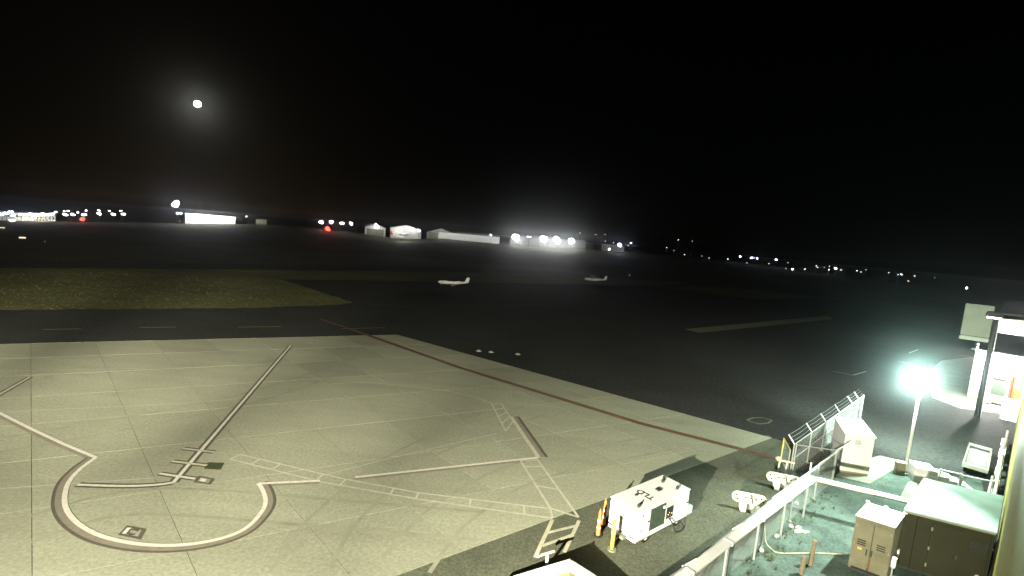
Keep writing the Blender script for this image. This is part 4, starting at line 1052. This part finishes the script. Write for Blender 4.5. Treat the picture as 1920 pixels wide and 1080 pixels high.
# ------------------------------------------------------------------ lamps of the far side: one post with a lit head each
def far_lamp(px_, py_, r, colr, strength, label, group, dist=None, cat='lamp', name='street_lamp', flatten=1.0, mast_r=.09):
    D = dist or DIST * .97
    p = away(px_, py_, D)
    gz = -.06 if p.z < 9 and D < 250 else min(far_base(min(max(px_, -390), 2190)).z, p.z - 1.2)
    t = thing(name, label, cat, (p.x, p.y, gz), math.atan2(p.y, p.x) + math.pi / 2, group)
    hgt = p.z - gz
    MB().tube([(0, .12 + r, 0), (0, .12 + r, hgt + r)], mast_r, 6).build('mast', DARK, t)
    MB().bar((0, .12 + r, hgt + r * .6), (0, 0, hgt + r * .6), .1, .1).build('arm', DARK, t)
    hb_ = MB(); rj = random.Random(int(px_ * 7 + py_))
    for _ in range(4 if r > .7 else 2):
        hb_.ball((rj.uniform(-.5, .5) * r, rj.uniform(-.2, .2) * r, hgt + rj.uniform(-.4, .4) * r * flatten), r * rj.uniform(.45, .75), 8, r * flatten * rj.uniform(.4, .7))
    hb_.build('lamp_head', glow('lamp_%.2f_%.2f_%.2f_%d' % (*colr, strength), colr, strength), t, True)
    return t
WH = (.95, .97, 1.0); BL = (.72, .74, 1.0); RD = (1, .05, .03); OR = (1, .75, .4)
# left car park
cp_l = [(4, 402), (12, 400), (20, 397), (24, 404), (40, 402), (46, 402), (52, 402), (58, 401.5), (64, 402), (70, 401.5), (76, 402), (82, 401), (88, 402), (94, 401.5), (99, 401), (105, 398), (119, 396), (128, 396), (122, 402), (136, 402), (147, 398), (163, 395), (157, 402), (185, 395), (186, 401), (204, 396), (213, 402), (227, 395), (230, 401), (222, 415)]
for k, (x, y) in enumerate(cp_l[:-1]):
    far_lamp(x, y, .75 if x < 105 else (.62 if y < 399 else .95), BL if x < 105 else WH, 9, 'small white lamp among the long string of lights at the far left', 'string of car park lamps at the far left', flatten=.7)
far_lamp(22, 414, .9, WH, 8, 'round white lamp low beside the pale shed, far left', None)
far_lamp(155, 411, 1.0, RD, 9, 'red obstruction light under the string of car park lamps', None, name='obstruction_light')
lamp(away(155, 409.5, 285), 160, RD, .3)
far_lamp(330, 383, 2.0, (.86, .86, 1), 14, 'tall bluish floodlight mast beside the white depot', None, name='floodlight_mast')
lamp(away(331, 386, 285), 1200, (.8, .8, 1), .3)
for k, (x, y) in enumerate(((333, 400), (340, 400), (355, 401), (462, 406))): far_lamp(x, y, .6, WH, 6, 'tiny white lamp next to the floodlit white depot', 'tiny lamps around the white depot')
far_lamp(615, 429, 1.5, RD, 10, 'larger red obstruction light on the middle skyline', None, name='obstruction_light')
lamp(away(614, 427, 282), 450, RD, .3)
for k, (x, y) in enumerate(((602, 416), (621, 416.5), (641, 418), (658, 419))):
    far_lamp(x, y, 1.15, WH, 9, ('first white lamp of four above the larger red light, left end', 'second white lamp of four above the larger red light', 'third white lamp of four above the larger red light', 'fourth white lamp of four, right end above the red light')[k], 'four lamps above the red light')
far_lamp(706, 424, 1.5, WH, 10, 'round white lamp in front of the small grey hangar', None)
far_lamp(785, 432, 1.0, BL, 10, 'bluish white lamp at the corner of the white gabled hangar', None)
far_lamp(921, 441, .8, BL, 9, 'small bluish lamp at the end of the T-hangar row', None)
for k, (x, y, r) in enumerate(((969, 444, 2.6), (1020, 449, 2.3), (1044, 450, 2.3), (1070, 451, 1.9))):
    far_lamp(x, y, r, WH, 30, ('largest glaring floodlight on the far hangar block', 'second glaring floodlight on the far hangar block', 'third glaring floodlight on the far hangar block', 'fourth glaring floodlight on the far hangar block')[k], 'glaring floodlights on the hangar block', name='floodlight_mast')
    lamp(away(x, y - 1, 284), 900, (1, 1, .97), .4)
    lamp(away(x, y, 286), (10000, 8000, 8000, 6000)[k], (1, 1, .97), .3, spot=((0, 0, 8), 24))
far_lamp(992, 444, 1.4, WH, 5, 'flat white strip light between two glaring floodlights', None, flatten=.35)
far_lamp(1162, 460, 1.35, BL, 16, 'bright bluish lamp standing apart right of the hangar block', None)
lamp(away(1162, 461, 285), 900, BL, .3)
far_lamp(1142, 467, 1.0, WH, 6, 'white lamp low to the left of the bright bluish lamp', None, flatten=.8)
for k, (x, y) in enumerate(((1088, 437), (1117, 440), (1134, 440))): far_lamp(x, y, .55, ((1, .5, .4), (1, .8, .8), (1, .4, .35))[k], 5, ('reddish light above the hangar block, nearest the floodlights', 'pinkish light between two reddish lights above the hangars', 'reddish light above the hangar block, farthest from the floodlights')[k], 'reddish lights above the hangar block', flatten=.6)
town = [(1149, 447), (1135, 452), (1128, 452), (1150, 455), (1183, 455), (1178, 460), (1272, 449.5), (1298, 452), (1250, 464.5), (1264, 470), (1284, 477.5), (1330, 484), (1316, 480), (1365, 486), (1388, 480.5), (1409, 483), (1414, 484), (1420, 484.5), (1455, 487), (1477, 492.5), (1473, 503.5), (1486, 504), (1401, 493), (1442, 494), (1509, 504.5), (1530, 498.5), (1533, 501), (1545, 501), (1556, 499), (1555, 506), (1566, 503.5), (1577, 506.5), (1606, 507.5), (1614, 510), (1624, 506), (1667, 511.5), (1690, 514.5), (1683, 514.5), (1715, 517), (1752, 521), (1703, 527), (1811, 539.5)]
big_t = {(1388, 480.5), (1409, 483), (1420, 484.5), (1455, 487), (1486, 504), (1566, 503.5), (1811, 539.5), (1183, 455)}
rt_ = random.Random(4)
for k, (x, y) in enumerate(town):
    bgf = (x, y) in big_t
    far_lamp(x, y, .6 if bgf else rt_.uniform(.22, .36), BL if x < 1460 else (WH if rt_.random() < .7 else OR), 14 if bgf else rt_.choice((3, 5, 9)),
             'brighter white light of the distant town on the right skyline' if bgf else 'faint small light of the distant town on the right skyline', 'brighter lights of the distant town' if bgf else 'faint lights of the distant town')
# runway lights and signs on the field
def edge_light(px_, py_, label, colr, s, sign=False):
    p = at(px_, py_)
    t = thing('taxiway_sign' if sign else 'runway_light', label, 'sign' if sign else 'runway light', p, math.atan2(p.y, p.x) + math.pi / 2, 'lit signs and edge lights on the airfield')
    r = .0006 * p.length + .03
    if sign:
        MB().box(-r * 4.5, r * 4.5, -.1, .1, .2, .2 + r * 2).build('panel', glow('sign_%d' % int(s * 10), colr, s), t); 
        for x in (-r * 3, r * 3): MB().tube([(x, 0, 0), (x, 0, .2)], .03, 6).build('leg', DARK, t)
    else:
        MB().tube([(0, 0, 0), (0, 0, .3)], .05, 6).build('stem', DARK, t); MB().ball((0, 0, .3 + r), r, 8).build('lens', glow('edge_%d' % int(s * 10), colr, s), t)
YW = (1, .86, .55)
for x, y, lb, s, sg_ in ((42, 448, 'warm lit taxiway sign on the dark field at far left', 2.0, True), (3, 429, 'small lit taxiway sign at the extreme left edge', 1.2, True), (1243, 512.5, 'warm lit taxiway sign on the field right of the second aircraft', 1.2, True), (1461, 537, 'dim lit taxiway sign near the town lights', .8, True),
                         (1190, 494, 'round white runway light above the warm sign', 2.0, False), (1180, 518, 'dim runway light just right of the high-wing aircraft', .6, False), (1308, 495, 'tiny runway light below the left end of the town lights', .7, False), (1514, 547.5, 'white runway light under the dim taxiway sign', 1.6, False), (1708, 566, 'white runway light on the ramp left of the sign panel', 1.8, False), (84, 456, 'very faint runway light beside the warm sign at far left', .3, False), (577, 427, 'faint runway light next to the larger red light', .6, False), (1102, 484, 'small warm runway light below the floodlit hangar block', .8, False), (1068, 477, 'flat warm light patch sign before the hangar block', .5, True)):
    edge_light(x, y, lb, YW if sg_ else (1, .95, .85), s, sg_)

# ------------------------------------------------------------------ moon
mo = MB().ball((0, 0, 0), 22, 24).build('moon', glow('moon_surface', (1, .98, .86), 260), None, True)
mo.location = Vector((0, 0, CAM_H)) + MOON * 4500
tag(mo, 'bright white full moon in the black sky', 'moon')

# ------------------------------------------------------------------ thin night haze
hz = MB().box(-900, 900, -60, 1500, -2, 30).build('haze', None)
hz.data.materials.clear()
HM = bpy.data.materials.new('night_haze'); HM.use_nodes = True; HM.node_tree.nodes.clear()
pv = HM.node_tree.nodes.new('ShaderNodeVolumePrincipled'); ho = HM.node_tree.nodes.new('ShaderNodeOutputMaterial')
pv.inputs['Color'].default_value = (.9, .93, .95, 1); pv.inputs['Density'].default_value = .0003; pv.inputs['Anisotropy'].default_value = .97
HM.node_tree.links.new(pv.outputs[0], ho.inputs['Volume'])
hz.data.materials.append(HM)
tag(hz, 'thin night haze over the airfield', None, None, 'stuff')
